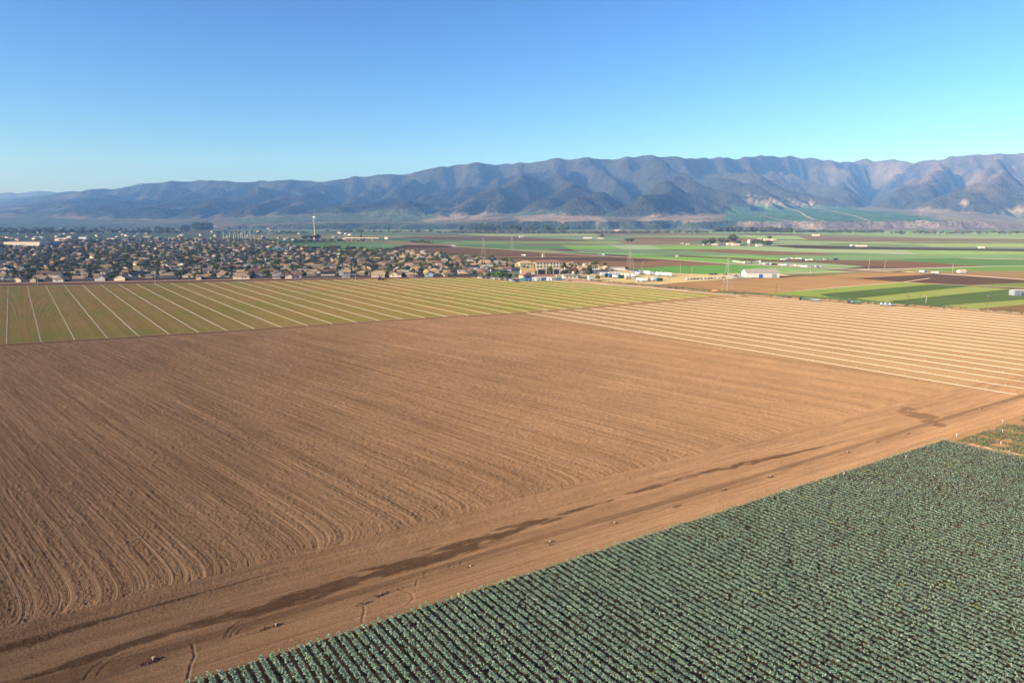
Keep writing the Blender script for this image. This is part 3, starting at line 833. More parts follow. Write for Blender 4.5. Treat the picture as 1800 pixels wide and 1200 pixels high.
# the far range on the left
def far_range(prof, y0, depth, seed, name):
    us = [slope_of(*p)[0] for p in prof]; ts = [slope_of(*p)[1] for p in prof]
    uu = np.linspace(min(us), max(us), 260); vv = np.linspace(0, 1, 70)
    U_, V_ = np.meshgrid(uu, vv)
    Yr = y0 + V_ * depth; Xr = U_ * Yr
    T = np.interp(U_, us, ts) * (y0 + depth * .8) + CAMH
    rid = 1 - np.abs(2 * fbm(Xr, Yr * .5, 1500, seed, 5) - 1)
    z = T * np.where(V_ < .8, (V_ / .8) ** .8, 1 - (V_ - .8) * 2) * (.55 + .45 * np.where(V_ < .8, V_ / .8, 1) + .35 * (rid - .8) * np.sin(np.clip(V_ / .8, 0, 1) * pi))
    m = Mat('far_hillside'); n = m.noise(.002, 5, .6)
    mt = m.diffuse(m.scale((.075, .075, .05), n.ss(.3, .7, .7, 1.3)), .6)
    idx = np.arange(U_.size).reshape(U_.shape)
    F = np.stack([idx[:-1, :-1], idx[:-1, 1:], idx[1:, 1:], idx[1:, :-1]], -1).reshape(-1, 4)
    tag(link(name, mesh_np(name, np.stack([Xr, Yr, z - 2], -1).reshape(-1, 3), F, True, [mt])), kind='structure')
far_range([(-220, 338), (-100, 345), (0, 339.5), (17, 337.5), (30, 340), (65, 335), (85, 336), (100, 338), (120, 340), (180, 350), (260, 372)], 12300, 2300, 301, 'distant_hills')
far_range([(150, 372), (200, 343), (220, 330), (235, 324), (250, 321), (262, 322), (270, 325), (300, 340), (360, 370)], 12300, 2300, 311, 'distant_hills')
M_VPATH = simple_soil('vineyard_track', (205, 180, 160), .1, .03, k=.5)
for pts in ([(1375, 364), (1390, 368), (1405, 373), (1411, 376), (1415, 380), (1430, 387), (1455, 391.5)], [(1422, 364.5), (1460, 371.5), (1500, 380), (1540, 393)], [(1336, 380), (1360, 385), (1390, 391)], [(1530, 379), (1550, 380)], [(1610, 390), (1640, 391.5)]):
    hits = []
    for (ax, ay), (bx, by) in zip(pts[:-1], pts[1:]):
        for q in np.linspace(0, 1, 5)[:-1]:
            h_ = hill_hit(ax + (bx - ax) * q, ay + (by - ay) * q)
            if h_: hits.append(Vector(h_))
    if len(hits) < 3: continue
    vs = []
    for i, p in enumerate(hits):
        d = (hits[min(i + 1, len(hits) - 1)] - hits[max(i - 1, 0)]); d.z = 0; d.normalize()
        n = Vector((-d.y, d.x, 0)) * 5
        for q in (p + n, p - n): vs.append((q.x, q.y, hill_z(q.x, q.y) + 4))
    me = bpy.data.meshes.new('hill_track')
    me.from_pydata(vs, [], [(2 * i, 2 * i + 1, 2 * i + 3, 2 * i + 2) for i in range(len(hits) - 1)])
    me.materials.append(M_VPATH); me.update()
    tag(link('hill_track', me), kind='structure')

#==HAZE==
def haze():
    b = MB().box(-14000, 14000, -700, 15000, -3.0, 1300)
    m = bpy.data.materials.new('haze'); m.use_nodes = True
    nt = m.node_tree
    for n in list(nt.nodes):
        if n.type == 'BSDF_PRINCIPLED': nt.nodes.remove(n)
    out = [n for n in nt.nodes if n.type == 'OUTPUT_MATERIAL'][0]
    v = nt.nodes.new('ShaderNodeVolumePrincipled')
    v.inputs['Color'].default_value = (.20, .45, 1.0, 1)
    v.inputs['Absorption Color'].default_value = (1, 1, 1, 1)        # scatters only, blue most
    v.inputs['Density'].default_value = 7.2e-5
    v.inputs['Anisotropy'].default_value = -.1
    nt.links.new(v.outputs[0], out.inputs['Volume'])
    tag(link('haze', b.mesh('haze', [m])), kind='stuff')
haze()

# ------------------------------------------------------------------ materials of the things
def leafmat(name, c, var=.35):
    m = Mat(name)
    n = m.noise(.9, 3, .6); n2 = m.noise(.23, 2)
    return m.diffuse(m.scale(c, (n + n2).ss(.6, 1.4, 1 - var, 1 + var)), 1.0)
LEAF = {'olive': leafmat('leaves_olive', (.20, .18, .055)), 'dark green': leafmat('leaves_dark', (.098, .102, .034)), 'bright green': leafmat('leaves_bright', (.14, .18, .042)),
        'grey green': leafmat('leaves_grey', (.13, .125, .07)), 'brownish': leafmat('leaves_brown', (.165, .115, .07)), 'deep green': leafmat('leaves_deep', (.10, .125, .036))}
M_BARK = weathered('bark', (.16, .11, .075), .9)
WALLC = {'cream': (.70, .56, .38), 'white': (.60, .54, .45), 'tan': (.46, .34, .23), 'grey': (.36, .35, .33), 'yellow': (.72, .55, .26), 'pink': (.58, .38, .30), 'pale blue': (.38, .46, .54)}
ROOFC = {'brown': (.23, .15, .09), 'tan': (.42, .29, .17), 'grey': (.23, .195, .16), 'red-brown': (.24, .12, .08), 'dark': (.05, .045, .045), 'pale': (.36, .31, .25), 'ochre': (.42, .28, .11)}
WALLM = {k: weathered('stucco_' + k.replace(' ', '_'), v, .85, 0, .12) for k, v in WALLC.items()}
def roofmat(k, v):
    m = Mat('shingles_' + k)
    n = m.noise(.8, 4, .7)
    w = (m.z * 18).sin()
    return m.diffuse(m.scale(v, (n + w * .12).ss(.2, .8, .75, 1.2)), 1.0)
ROOFM = {k: roofmat(k.replace('-', '_'), v) for k, v in ROOFC.items()}
M_WHITE = weathered('white_paint', (.78, .77, .74), .5, 0, .1)
M_PIPE = weathered('aluminium_pipe', (.66, .58, .44), .55, 0, .06)
M_STEEL = weathered('galvanised_steel', (.46, .40, .34), .6, .2)
M_WOOD = weathered('pole_wood', (.10, .075, .055), .9)
M_GLASSD = weathered('window_glass', (.05, .06, .075), .2)
M_RUBBER = weathered('rubber', (.03, .03, .03), .8)
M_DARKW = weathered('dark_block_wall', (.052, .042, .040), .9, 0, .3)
PAINT = {k: weathered('paint_' + k, v, .45, 0, .12) for k, v in {'white': (.78, .78, .76), 'silver': (.5, .5, .5), 'black': (.03, .03, .035), 'blue': (.04, .12, .32), 'red': (.35, .04, .03),
         'beige': (.55, .46, .34), 'green': (.03, .13, .06), 'yellow': (.65, .42, .03), 'orange': (.62, .20, .04), 'grey': (.24, .25, .26), 'teal': (.08, .26, .28)}.items()}

# ------------------------------------------------------------------ house and tree prototypes (numpy parts kept for the far mass)
def gable_parts(w, d, h, rise, ov=.5):
    W = MB(); x, y = w / 2, d / 2
    W.add([(-x, -y, 0), (x, -y, 0), (x, y, 0), (-x, y, 0), (-x, -y, h), (x, -y, h), (x, y, h), (-x, y, h), (-x, 0, h + rise), (x, 0, h + rise)],
          [(0, 1, 5, 4), (2, 3, 7, 6), (1, 2, 6, 9, 5), (3, 0, 4, 8, 7)])
    Rf = MB(); s_ = rise / y; t = .22
    def slab(xa, xb, sgn):
        ye = sgn * (y + ov); ze = h - ov * s_ + .05; zr = h + rise + .05
        vs = [(xa, ye, ze), (xb, ye, ze), (xb, 0, zr), (xa, 0, zr)]
        vs += [(a, b, c + t) for a, b, c in vs]
        f = [(0, 1, 2, 3), (7, 6, 5, 4), (0, 4, 5, 1), (1, 5, 6, 2), (3, 7, 4, 0)]
        Rf.add(vs, f if sgn < 0 else [q[::-1] for q in f])
    slab(-x - ov, x + ov, -1); slab(-x - ov, x + ov, 1)
    return W, Rf
def hip_parts(w, d, h, rise, ov=.6):
    W = MB(); W.box(-w / 2, w / 2, -d / 2, d / 2, 0, h)
    Rf = MB(); x, y = w / 2 + ov, d / 2 + ov; r = max(w / 2 - d / 2, .3); z0 = h - .12
    Rf.add([(-x, -y, z0), (x, -y, z0), (x, y, z0), (-x, y, z0), (-x, -y, z0 + .25), (x, -y, z0 + .25), (x, y, z0 + .25), (-x, y, z0 + .25), (-r, 0, z0 + rise + .25), (r, 0, z0 + rise + .25)],
           [(3, 2, 1, 0), (0, 1, 5, 4), (1, 2, 6, 5), (2, 3, 7, 6), (3, 0, 4, 7), (4, 5, 9, 8), (5, 6, 9), (6, 7, 8, 9), (7, 4, 8)])
    return W, Rf
def merge(a, b, dx=0, dy=0, dz=0, rot=False):
    vs = [((-y if rot else x) + dx, (x if rot else y) + dy, z + dz) for x, y, z in b.v]
    a.add(vs, b.f); return a
def ell_parts(w, d, h, rise):
    W, Rf = gable_parts(w, d, h, rise)
    W2, R2 = gable_parts(d * 1.0, w * .42, h - .15, rise * .85)
    merge(W, W2, -w * .27, -d * .35, 0, True); merge(Rf, R2, -w * .27, -d * .35, 0, True)
    return W, Rf
def two_parts(w, d, h, rise):
    W, Rf = gable_parts(w * .62, d, h * 1.9, rise)
    W2, R2 = hip_parts(w * .55, d * .9, h, rise * .9)
    merge(W, W2, w * .5, 0); merge(Rf, R2, w * .5, 0)
    return W, Rf
HPROTO = [('gabled', gable_parts(15, 9.5, 3.0, 2.3)), ('gabled', gable_parts(12, 10, 3.0, 2.8)), ('hip-roofed', hip_parts(16, 11, 3.0, 2.6)), ('hip-roofed', hip_parts(12, 11, 3.0, 2.4)),
          ('L-shaped', ell_parts(16, 9, 3.0, 2.5)), ('L-shaped', ell_parts(13, 9, 3.1, 2.4)), ('two-storey', two_parts(14, 9, 3.0, 2.2)), ('two-storey', two_parts(12, 8.5, 3.0, 2.4))]
HMESH = [(k, W.mesh('house_wall', [WALLM['cream']]), Rf.mesh('house_roof', [ROOFM['brown']])) for k, (W, Rf) in HPROTO]
win_me = MB().box(-.7, .7, -.06, .03, -.6, .6).mesh('window', [M_GLASSD])
gar_me = MB().box(-2.3, 2.3, -.08, .03, 0, 2.2).mesh('garage_door', [M_WHITE])
chim_me = MB().box(-.5, .5, -.4, .4, -1.2, 1.6).box(-.6, .6, -.5, .5, 1.6, 1.8).mesh('chimney', [WALLM['tan']])

def crown_np(seed, w, h, z0, n, q, lobes, kind='round'):
    g = np.random.default_rng(seed)
    if kind == 'round':
        L = []
        for i in range(lobes):
            a = g.random() * 2 * pi; r = w * .27 * g.random() ** .5
            L.append((r * cos(a), r * sin(a), z0 + h * (.3 + .45 * g.random()), w * (.2 + .13 * g.random()), h * (.22 + .12 * g.random())))
        k = g.integers(0, lobes, n); L = np.array(L)[k]
        d = g.normal(size=(n, 3)); d /= np.linalg.norm(d, axis=1)[:, None]
        rr = (.55 + .5 * g.random(n))[:, None]
        c = L[:, :3] + d * rr * np.stack([L[:, 3], L[:, 3], L[:, 4]], -1)
    elif kind == 'cone':
        z = g.random(n) ** 1.3; a = g.random(n) * 2 * pi; r = w * .5 * (1 - z) * (.6 + .45 * g.random(n)) + .15
        c = np.stack([r * np.cos(a), r * np.sin(a), z0 + z * h], -1)
    else:
        z = g.random(n); a = g.random(n) * 2 * pi; r = w * .5 * np.sin(np.clip(z * 1.1 + .12, 0, 1) * pi) ** .6 * (.5 + .5 * g.random(n))
        c = np.stack([r * np.cos(a), r * np.sin(a), z0 + z * h], -1)
    nrm = g.normal(size=(n, 3)); nrm[:, 2] = np.abs(nrm[:, 2]) * .6; 
    out_ = c - np.array([0, 0, z0 + h * .5]); out_ /= np.linalg.norm(out_, axis=1)[:, None] + .01
    nrm = nrm * .6 + out_ * .9; nrm /= np.linalg.norm(nrm, axis=1)[:, None]
    t = np.cross(nrm, g.normal(size=(n, 3))); t /= np.linalg.norm(t, axis=1)[:, None]
    b = np.cross(nrm, t)
    s_ = (q * (.6 + .8 * g.random(n)))[:, None] / 2
    V = np.stack([c - t * s_ - b * s_ * .7, c + t * s_ - b * s_ * .7, c + t * s_ * .8 + b * s_, c - t * s_ * .8 + b * s_], 1).reshape(-1, 3)
    return V
def quads(n): return np.arange(n * 4).reshape(n, 4)
def trunk_mb(h, r, limbs=4, seed=0):
    g = random.Random(seed); m = MB()
    m.tube([(0, 0, -.2), (.05 * h * .1, 0, h * .45), (0, .03 * h, h * .8)], [r, r * .75, r * .3], 6)
    for i in range(limbs):
        a = g.random() * 6.28; z = h * (.35 + .25 * g.random()); l = h * .32
        m.tube([(0, 0, z), (l * .5 * cos(a), l * .5 * sin(a), z + l * .5), (l * .9 * cos(a), l * .9 * sin(a), z + l * 1.0)], [r * .45, r * .3, r * .1], 5)
    return m
TREEK = []      # kind word, label words, crown V, crown mesh, trunk mesh
def tproto(name, shape, V, tr):
    TREEK.append((name, shape, V, mesh_np(name + '_crown', V, quads(len(V) // 4), False, [LEAF['olive']]), tr.mesh(name + '_trunk', [M_BARK])))
tproto('tree', 'round', crown_np(1, 7, 6, 1.6, 330, .85, 7), trunk_mb(7, .22, 4, 1))
tproto('tree', 'broad', crown_np(2, 9.5, 6, 1.8, 420, .9, 9), trunk_mb(7, .28, 5, 2))
tproto('tree', 'small round', crown_np(3, 5, 4.2, 1.0, 220, .7, 5), trunk_mb(5, .16, 4, 3))
tproto('tree', 'tall', crown_np(4, 6.5, 9, 2.2, 380, .9, 8), trunk_mb(10, .26, 4, 4))
tproto('conifer_tree', 'cone-shaped', crown_np(5, 5, 10, 1.2, 330, .8, 0, 'cone'), trunk_mb(10, .22, 0, 5))
tproto('cypress_tree', 'narrow', crown_np(6, 2.6, 9, .6, 240, .6, 0, 'col'), trunk_mb(8, .16, 0, 6))
def palm_proto():
    V = []; g = np.random.default_rng(8)
    for i in range(22):
        a = i * 2.39996; el = g.uniform(-.3, 1.1); p = np.array([0, 0, 8.0]); L = 2.3; prev = p
        for k in range(4):
            e = el - k * .42
            nx = prev + np.array([cos(a) * cos(e), sin(a) * cos(e), sin(e)]) * L / 4
            w = .3 * (1 - abs(k - 1.2) * .25); s_ = np.array([-sin(a), cos(a), 0]) * w
            V += [prev - s_, prev + s_, nx + s_ * .8, nx - s_ * .8]; prev = nx
    V = np.array(V)
    t = MB().tube([(0, 0, -.2), (.1, 0, 4), (0, 0, 8)], [.24, .18, .16], 6)
    tproto('palm_tree', 'palm', V, t)
palm_proto()

ntree = [0]
def add_tree(x, y, k, mat, s_=1, rz=None, label=None, group=None, z=0, sz=None):
    nm, shape, V, cm, tm = TREEK[k]
    r = link(nm, None, None, (x, y, z), rz if rz is not None else random.random() * 6.28, (s_, s_, sz or s_ * random.uniform(.85, 1.15)))
    c = link('crown', cm, r); c.material_slots[0].link = 'OBJECT'; c.material_slots[0].material = LEAF[mat]
    link('trunk', tm, r)
    tag(r, label, {'tree': 'tree', 'conifer_tree': 'conifer', 'cypress_tree': 'cypress', 'palm_tree': 'palm tree'}[nm], group)
    ntree[0] += 1
    return r
nhouse = [0]
def add_house(x, y, rz, k, roof, wall, s_=1, detail=0, label=None, group=None, name='house', cat='house'):
    kind, wm, rm = HMESH[k]
    r = link(name, None, None, (x, y, 0), rz, s_)
    w = link('wall', wm, r); setmat(w, WALLM[wall])
    f = link('roof', rm, r); setmat(f, ROOFM[roof])
    if detail:
        vs = [v.co for v in wm.vertices]
        y0 = -4.75 if k in (0,) else (-5.0 if k == 1 else -5.5 if k in (2, 3) else -4.5 if k in (4, 5, 6) else -4.25)
        x1 = max(v.x for v in vs)
        for xx in (1.5, 4.2):
            link('window', win_me, r, (xx, y0 - .01, 1.6))
        link('window', win_me, r, (-x1 * 1.0 if k not in (6, 7) else -4.35, 1.0, 1.6), -pi / 2)
        if k in (6, 7):
            link('window', win_me, r, (1.5, y0 - .01, 4.4)); link('window', win_me, r, (-1.5, y0 - .01, 4.4))
        if detail > 1:
            link('chimney', chim_me, f, (2.2, 1.0, {0: 5.2, 1: 5.6, 2: 5.2, 3: 5.0, 4: 5.2, 5: 5.2, 6: 7.6, 7: 7.6}[k]))
    tag(r, label, cat, group)
    nhouse[0] += 1
    return r

# ------------------------------------------------------------------ the town
TOWN = GP([(-170, 498), (0, 496), (400, 490), (840, 485), (858, 481), (905, 477), (925, 467), (905, 462), (870, 459), (840, 455), (760, 449.5), (690, 440.5), (640, 443), (528, 437), (500, 429), (440, 423), (300, 423), (-170, 425)])
TOWN2 = GP([(992, 483), (1062, 481), (1072, 474.5), (1050, 468), (1000, 466), (985, 469)])
EXCL = [GP([(925, 483), (985, 483), (990, 465), (905, 460)]), GP([(8, 436), (110, 436), (110, 420), (8, 421)]), GP([(462, 444), (512, 444), (512, 436), (462, 436)]), GP([(850, 492), (900, 496), (905, 484), (852, 482)])]
WA = math.atan2(725 - 653, -36 + 490)
E1 = np.array([cos(WA), sin(WA)]); E2 = np.array([-sin(WA), cos(WA)]); W0 = np.array([-490., 653.])
hr = np.random.default_rng(42)
cands = []
rowd = []; d_ = 11.
for i in range(70):
    rowd.append(d_); d_ += 20 if i % 2 == 0 else 27
for ri, d in enumerate(rowd):
    a = -900.0
    while a < 1100:
        w = hr.uniform(15.5, 20.5)
        a += w
        p = W0 + E1 * a + E2 * (d + hr.uniform(-2.5, 2.5))
        if ri > 1 and hr.random() < .06: continue
        px, py = proj(p[0], p[1], 0)
        if px < -25 or px > 1825: continue
        if not (inpoly(p[0], p[1], TOWN) or inpoly(p[0], p[1], TOWN2)): continue
        if any(inpoly(p[0], p[1], e) for e in EXCL): continue
        flip = 0 if ri % 2 == 0 else pi
        k = int(hr.choice(8, p=[.16, .12, .2, .14, .14, .1, .08, .06]))
        rz = WA + flip + hr.choice([0, 0, 0, pi / 2, -pi / 2]) + hr.normal() * .08
        roof = str(hr.choice(['brown', 'tan', 'grey', 'red-brown', 'dark', 'pale', 'ochre'], p=[.25, .28, .12, .10, .03, .13, .09]))
        wall = str(hr.choice(['cream', 'white', 'tan', 'grey', 'yellow', 'pink', 'pale blue'], p=[.31, .3, .14, .06, .08, .07, .04]))
        cands.append((math.hypot(*p), ri, px, p[0], p[1], rz, k, roof, wall, hr.uniform(.82, 1.02)))
cands.sort(key=lambda c: c[0])
near, far = cands[:288], cands[288:]
ROWN = ['first', 'second', 'third', 'fourth', 'fifth', 'sixth', 'seventh', 'eighth', 'ninth', 'tenth'] + [ordinal(i) for i in range(11, 40)]
byrow = {}
for c in near: byrow.setdefault((c[1], c[2] > 960), []).append(c)
for (ri, east), L in sorted(byrow.items()):
    L.sort(key=lambda c: c[2])
    for n, (dist, _, px, x, y, rz, k, roof, wall, s_) in enumerate(L):
        kd = HMESH[k][0]
        if east: lab = f'{roof} roofed {kd} {wall} house east of the yellow apartments, {ordinal(n + 1)} along line {ROWN[ri]}'
        else: lab = f'{roof} roofed {kd} {wall} house, {ordinal(n + 1)} from left in {ROWN[ri]} row behind the wall'
        add_house(x, y, rz, k, roof, wall, s_, 2 if ri == 0 else (1 if ri < 3 else 0), lab, 'houses of the town')
# farther houses as one mass
def far_mass(name, items, protos, mats, label, cat):
    """items: (x,y,rz,s,proto,slots); protos: list of list of (V,faces(list)) per part"""
    Vs, Fs, Ms = [], [], []; o = 0
    for (x, y, z, rz, s_, p, slots) in items:
        for (V, F), sl_ in zip(protos[p], slots):
            c, sn = cos(rz), sin(rz)
            W = np.empty_like(V); W[:, 0] = (V[:, 0] * c - V[:, 1] * sn) * s_ + x; W[:, 1] = (V[:, 0] * sn + V[:, 1] * c) * s_ + y; W[:, 2] = V[:, 2] * s_ + z
            Vs.append(W); Fs += [(o + f).tolist() for f in F] if isinstance(F, list) else list(map(list, F + o)); Ms += [sl_] * len(F); o += len(V)
    V = np.concatenate(Vs)
    me = bpy.data.meshes.new(name)
    tot = np.array([len(f) for f in Fs], np.int32); fl = np.fromiter((i for f in Fs for i in f), np.int32)
    me.vertices.add(len(V)); me.vertices.foreach_set('co', V.astype(np.float32).ravel())
    me.loops.add(len(fl)); me.loops.foreach_set('vertex_index', fl)
    me.polygons.add(len(Fs)); me.polygons.foreach_set('loop_start', np.concatenate([[0], np.cumsum(tot)[:-1]]).astype(np.int32)); me.polygons.foreach_set('loop_total', tot)
    for m in mats: me.materials.append(m)
    me.polygons.foreach_set('material_index', np.array(Ms, np.int32))
    me.update(); me.validate()
    return tag(link(name, me), label, cat, None, 'stuff')
WK = list(WALLC); RK = list(ROOFC)
hp = [[(np.array(W.v, float), [np.array(f) for f in W.f]), (np.array(Rf.v, float), [np.array(f) for f in Rf.f])] for _, (W, Rf) in HPROTO]
extra = []
for _ in range(110):      # scattered farm and town buildings to the left, beyond the town
    x, y = G(random.uniform(-20, 620), random.uniform(406, 424)); extra.append((x, y, 0, random.random() * 3, random.uniform(.7, 1.4), random.randrange(4), (WK.index(random.choice(['tan', 'cream', 'tan', 'grey'])), 7 + RK.index(random.choice(['tan', 'tan', 'grey', 'pale', 'brown'])))))
far_mass('distant_houses', [(c[3], c[4], 0, c[5], c[9], c[6], (WK.index(c[8]), 7 + RK.index(c[7]))) for c in far] + extra, hp,
         [WALLM[k] for k in WK] + [ROOFM[k] for k in RK], 'distant mass of town houses packed below the line of the highway', 'houses')

# dark wall round the town
def polywall(name, pts, th, h, mat, label, cat, z=0.):
    b = MB()
    for (ax, ay), (bx, by) in zip(pts[:-1], pts[1:]):
        d = Vector((bx - ax, by - ay, 0)); L = d.length; d.normalize(); n = Vector((-d.y, d.x, 0)) * th
        A = Vector((ax, ay, 0)); B = Vector((bx, by, 0)) - d * .01
        vs = [A, B, B + n, A + n]
        b.add([(v.x, v.y, -.3) for v in vs] + [(v.x, v.y, h) for v in vs], [(3, 2, 1, 0), (4, 5, 6, 7), (0, 1, 5, 4), (1, 2, 6, 5), (2, 3, 7, 6), (3, 0, 4, 7)])
    r = link(name, None, None, (0, 0, 0))
    link('panel', b.mesh(name, [mat]), r)
    c = MB()
    for (ax, ay), (bx, by) in zip(pts[:-1], pts[1:]):
        d = Vector((bx - ax, by - ay, 0)); L = d.length; d.normalize()
        for k in range(int(L // 24)):
            p = Vector((ax, ay, 0)) + d * (12 + k * 24)
            c.box(p.x - .35, p.x + .35, p.y - .35, p.y + .35, -.3, h + .15)
    o = link('pilaster', c.mesh('pilaster', [mat]), r); o['kind'] = 'stuff'
    return tag(r, label, cat)
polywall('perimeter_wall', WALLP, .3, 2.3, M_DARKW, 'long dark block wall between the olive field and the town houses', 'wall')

# ------------------------------------------------------------------ trees of the town: near ones one by one, the rest as one mass
SPEC = [  # px, py(base), proto, leaf, scale, label
    (859, 489.5, 0, 'bright green', 1.05, 'leftmost bright green tree of the clump beside the parked cars'), (869, 490.5, 1, 'deep green', 1.05, 'second tree of the green clump beside the parked cars'),
    (879, 492.5, 1, 'bright green', 1.15, 'tallest bright green tree in the clump beside the parked cars'), (889, 493, 0, 'deep green', 1.15, 'dense green tree right of centre in the clump by the parked cars'),
    (897, 492, 2, 'grey green', 1.3, 'grey green rounded tree at the right end of the clump by the cars'), (846, 487, 2, 'olive', 1.1, 'small olive tree left of the green clump by the parked cars'),
    (966, 487, 3, 'bright green', .95, 'tall bright green tree in front of the dark carport'), (907, 488, 2, 'olive', 1.0, 'small olive tree left of the brown gabled barn'),
    (921, 472.5, 0, 'olive', .7, 'olive tree in front of the yellow hip-roofed apartments'), (928, 474, 2, 'dark green', .9, 'dark tree between the two yellow apartment buildings'),
    (989, 470, 1, 'dark green', .95, 'dark tree at the right end of the long yellow apartments'), (994, 486, 1, 'grey green', 1.0, 'thin greyish tree right of the dark carport'),
    (1003, 487, 3, 'brownish', .95, 'bare brownish tree left of the white cottages'), (1013, 489, 3, 'brownish', .85, 'bare brown tree in front of the white cottages'),
    (1019, 478, 5, 'deep green', .7, 'slender green tree behind the white cottages'), (1036, 488, 3, 'dark green', 1.0, 'tall dark tree right of the white cottages'),
    (1030, 484, 0, 'brownish', .9, 'brownish tree left of the tall dark tree'), (1051, 493, 2, 'deep green', 1.05, 'dark rounded tree beside the white sheds at the yard corner'),
    (1043, 471, 1, 'dark green', .85, 'dark spreading tree behind the eastern houses'), (1049, 474, 0, 'dark green', .9, 'dark tree at the eastern edge of the town'), (1101, 476, 0, 'dark green', .85, 'dark tree beside the base of the middle power pylon'),
    (393 + 252, 484.5, 0, 'bright green', .9, 'lime green tree behind the wall left of the tractor'), (664, 482.5, 0, 'bright green', 1.1, 'lime green round tree behind the wall above the tractor'),
    (167, 487, 6, 'olive', 1.1, 'tall palm in the left part of town behind the wall'), (160, 489, 5, 'dark green', 1.1, 'left one of two black cypresses behind the wall'), (168.5, 489, 5, 'dark green', 1.25, 'right one of two black cypresses behind the wall'),
    (107, 481, 6, 'olive', 1.0, 'palm left of the pair of black cypresses'), (273, 484, 6, 'olive', 1.1, 'palm above the long wall near the second light pole'), (497, 482, 6, 'dark green', 1.1, 'palm left of the third light pole'), (447, 478, 6, 'dark green', 1.2, 'tall palm in the middle of the town'),
    (1103, 426.5, 1, 'dark green', 1.7, 'left one of two round dark trees standing in the fields'), (1110, 426.5, 1, 'dark green', 1.6, 'right one of two round dark trees standing in the fields'),
    (1058, 418.5, 4, 'dark green', 2.0, 'lone dark tree beside the white farm sheds'), (537, 423.5, 1, 'dark green', 2.4, 'dark tree left of the wind turbine foot'), (548, 423, 1, 'dark green', 2.1, 'dark tree at the foot of the wind turbine'), (558, 422.8, 1, 'dark green', 2.5, 'dark tree right of the wind turbine foot'),
    (635, 423, 5, 'dark green', 2.4, 'thin dark tree at the highway bridge'), (683, 406, 5, 'dark green', 4.5, 'lone tall dark tree at the foot of the hills'),
    (1238, 432.5, 1, 'dark green', 2.1, 'round dark tree left of the pink farm sheds'), (1250, 432, 1, 'dark green', 2.6, 'big dark tree left of the farmstead roofs'), (1268, 430, 1, 'dark green', 2.2, 'dark tree above the farmstead roofs on the left'), (1276, 430.5, 0, 'dark green', 2.3, 'dark tree behind the pink barn'),
    (1287, 430, 1, 'dark green', 2.9, 'largest dark tree behind the farmstead'), (1296, 431, 0, 'dark green', 2.2, 'dark tree right of the largest farmstead tree'), (1322, 431, 0, 'dark green', 2.0, 'dark tree near the farmstead water tank'), (1332, 431, 1, 'dark green', 1.9, 'dark tree at the right end of the farmstead'),
    (1352, 422, 0, 'dark green', 2.0, 'tree behind the far pale sheds'), (1617, 412.5, 1, 'dark green', 3.0, 'dark tree below the pale cliff on the right')]
for (px, py, k, m_, s_, lb) in SPEC:
    x, y = G(px, py)
    if py < 412: s_ *= .8
    add_tree(x, y, k, m_, s_, None, lb)
for i in range(10):       # the row of round trees along the green field
    px = 526 + i * 12.2 + random.uniform(-2, 2); x, y = G(px, 441.5 - abs(i - 4) * .2)
    add_tree(x, y, 1 if i % 3 else 0, ['deep green', 'olive', 'deep green', 'bright green'][i % 4], random.uniform(1.15, 1.45), None, f'round tree along the bright field edge behind the town, {ordinal(i + 1)} from the left', 'row of round trees by the bright field')
for i in range(7):        # dark hedge trees of the farmstead
    x, y = G(1341 + i * 2.3, 432.5)
    add_tree(x, y, 0, 'dark green', 1.7, None, f'dark hedge tree right of the farmstead, {ordinal(i + 1)} from the left', 'dark hedge trees right of the farmstead')
tc = []
tr_ = np.random.default_rng(77)
def clear_of_house(x, y, r=6.5):
    return True
hxy = np.array([(c[3], c[4]) for c in cands])
for c in cands:
    for q in range(3 if c[0] < 1300 else 2):
        a = tr_.random() * 6.28; rr = tr_.uniform(9, 13)
        x, y = c[3] + cos(a) * rr, c[4] + sin(a) * rr
        if not (inpoly(x, y, TOWN) or inpoly(x, y, TOWN2)) or any(inpoly(x, y, e) for e in EXCL[:1]): continue
        if np.min(np.hypot(hxy[:, 0] - x, hxy[:, 1] - y)) < 6.0: continue
        tc.append((math.hypot(x, y), x, y, int(tr_.choice(7, p=[.3, .16, .26, .08, .07, .05, .08])), str(tr_.choice(['olive', 'dark green', 'bright green', 'grey green', 'brownish', 'deep green'], p=[.24, .32, .05, .12, .05, .22])), tr_.uniform(.55, .98), c[1]))
tc.sort(key=lambda c: c[0])
nnear = 296 - ntree[0]
brow = {}
for t_ in tc[:nnear]:
    px = proj(t_[1], t_[2], 0)[0]
    brow.setdefault(t_[6], []).append((px, t_))
for ri, L in sorted(brow.items()):
    L.sort(key=lambda a: a[0])
    for n, (px, (d0, x, y, k, m_, s_, _)) in enumerate(L):
        add_tree(x, y, k, m_, s_, None, f'{TREEK[k][1]} {m_} garden tree, {ordinal(n + 1)} from left among {ROWN[ri]} row of houses', 'garden trees between the houses')
tv = [[(V[:len(V) // 4 // (2 if d > 0 else 1) * 4].copy(), quads(len(V) // 4 // (2 if d > 0 else 1)))] for d in (1,) for (_, _, V, _, _) in TREEK]
for p in tv: p[0] = (p[0][0], p[0][1])
LK = list(LEAF)
far_items = [(x, y, 0, tr_.random() * 6, s_ * 1.12, k, (LK.index(m_),)) for (d0, x, y, k, m_, s_, _) in tc[nnear:]]
def belt(p0, p1, n, k, s0, s1, mats_, dj=1.0, out=None):
    for i in range(n):
        q = random.random()
        x, y = G(p0[0] + (p1[0] - p0[0]) * q, p0[1] + (p1[1] - p0[1]) * q + random.uniform(-dj, dj))
        out.append((x, y, 0, random.random() * 6, random.uniform(s0, s1), random.choice(k), (LK.index(random.choice(mats_)),)))
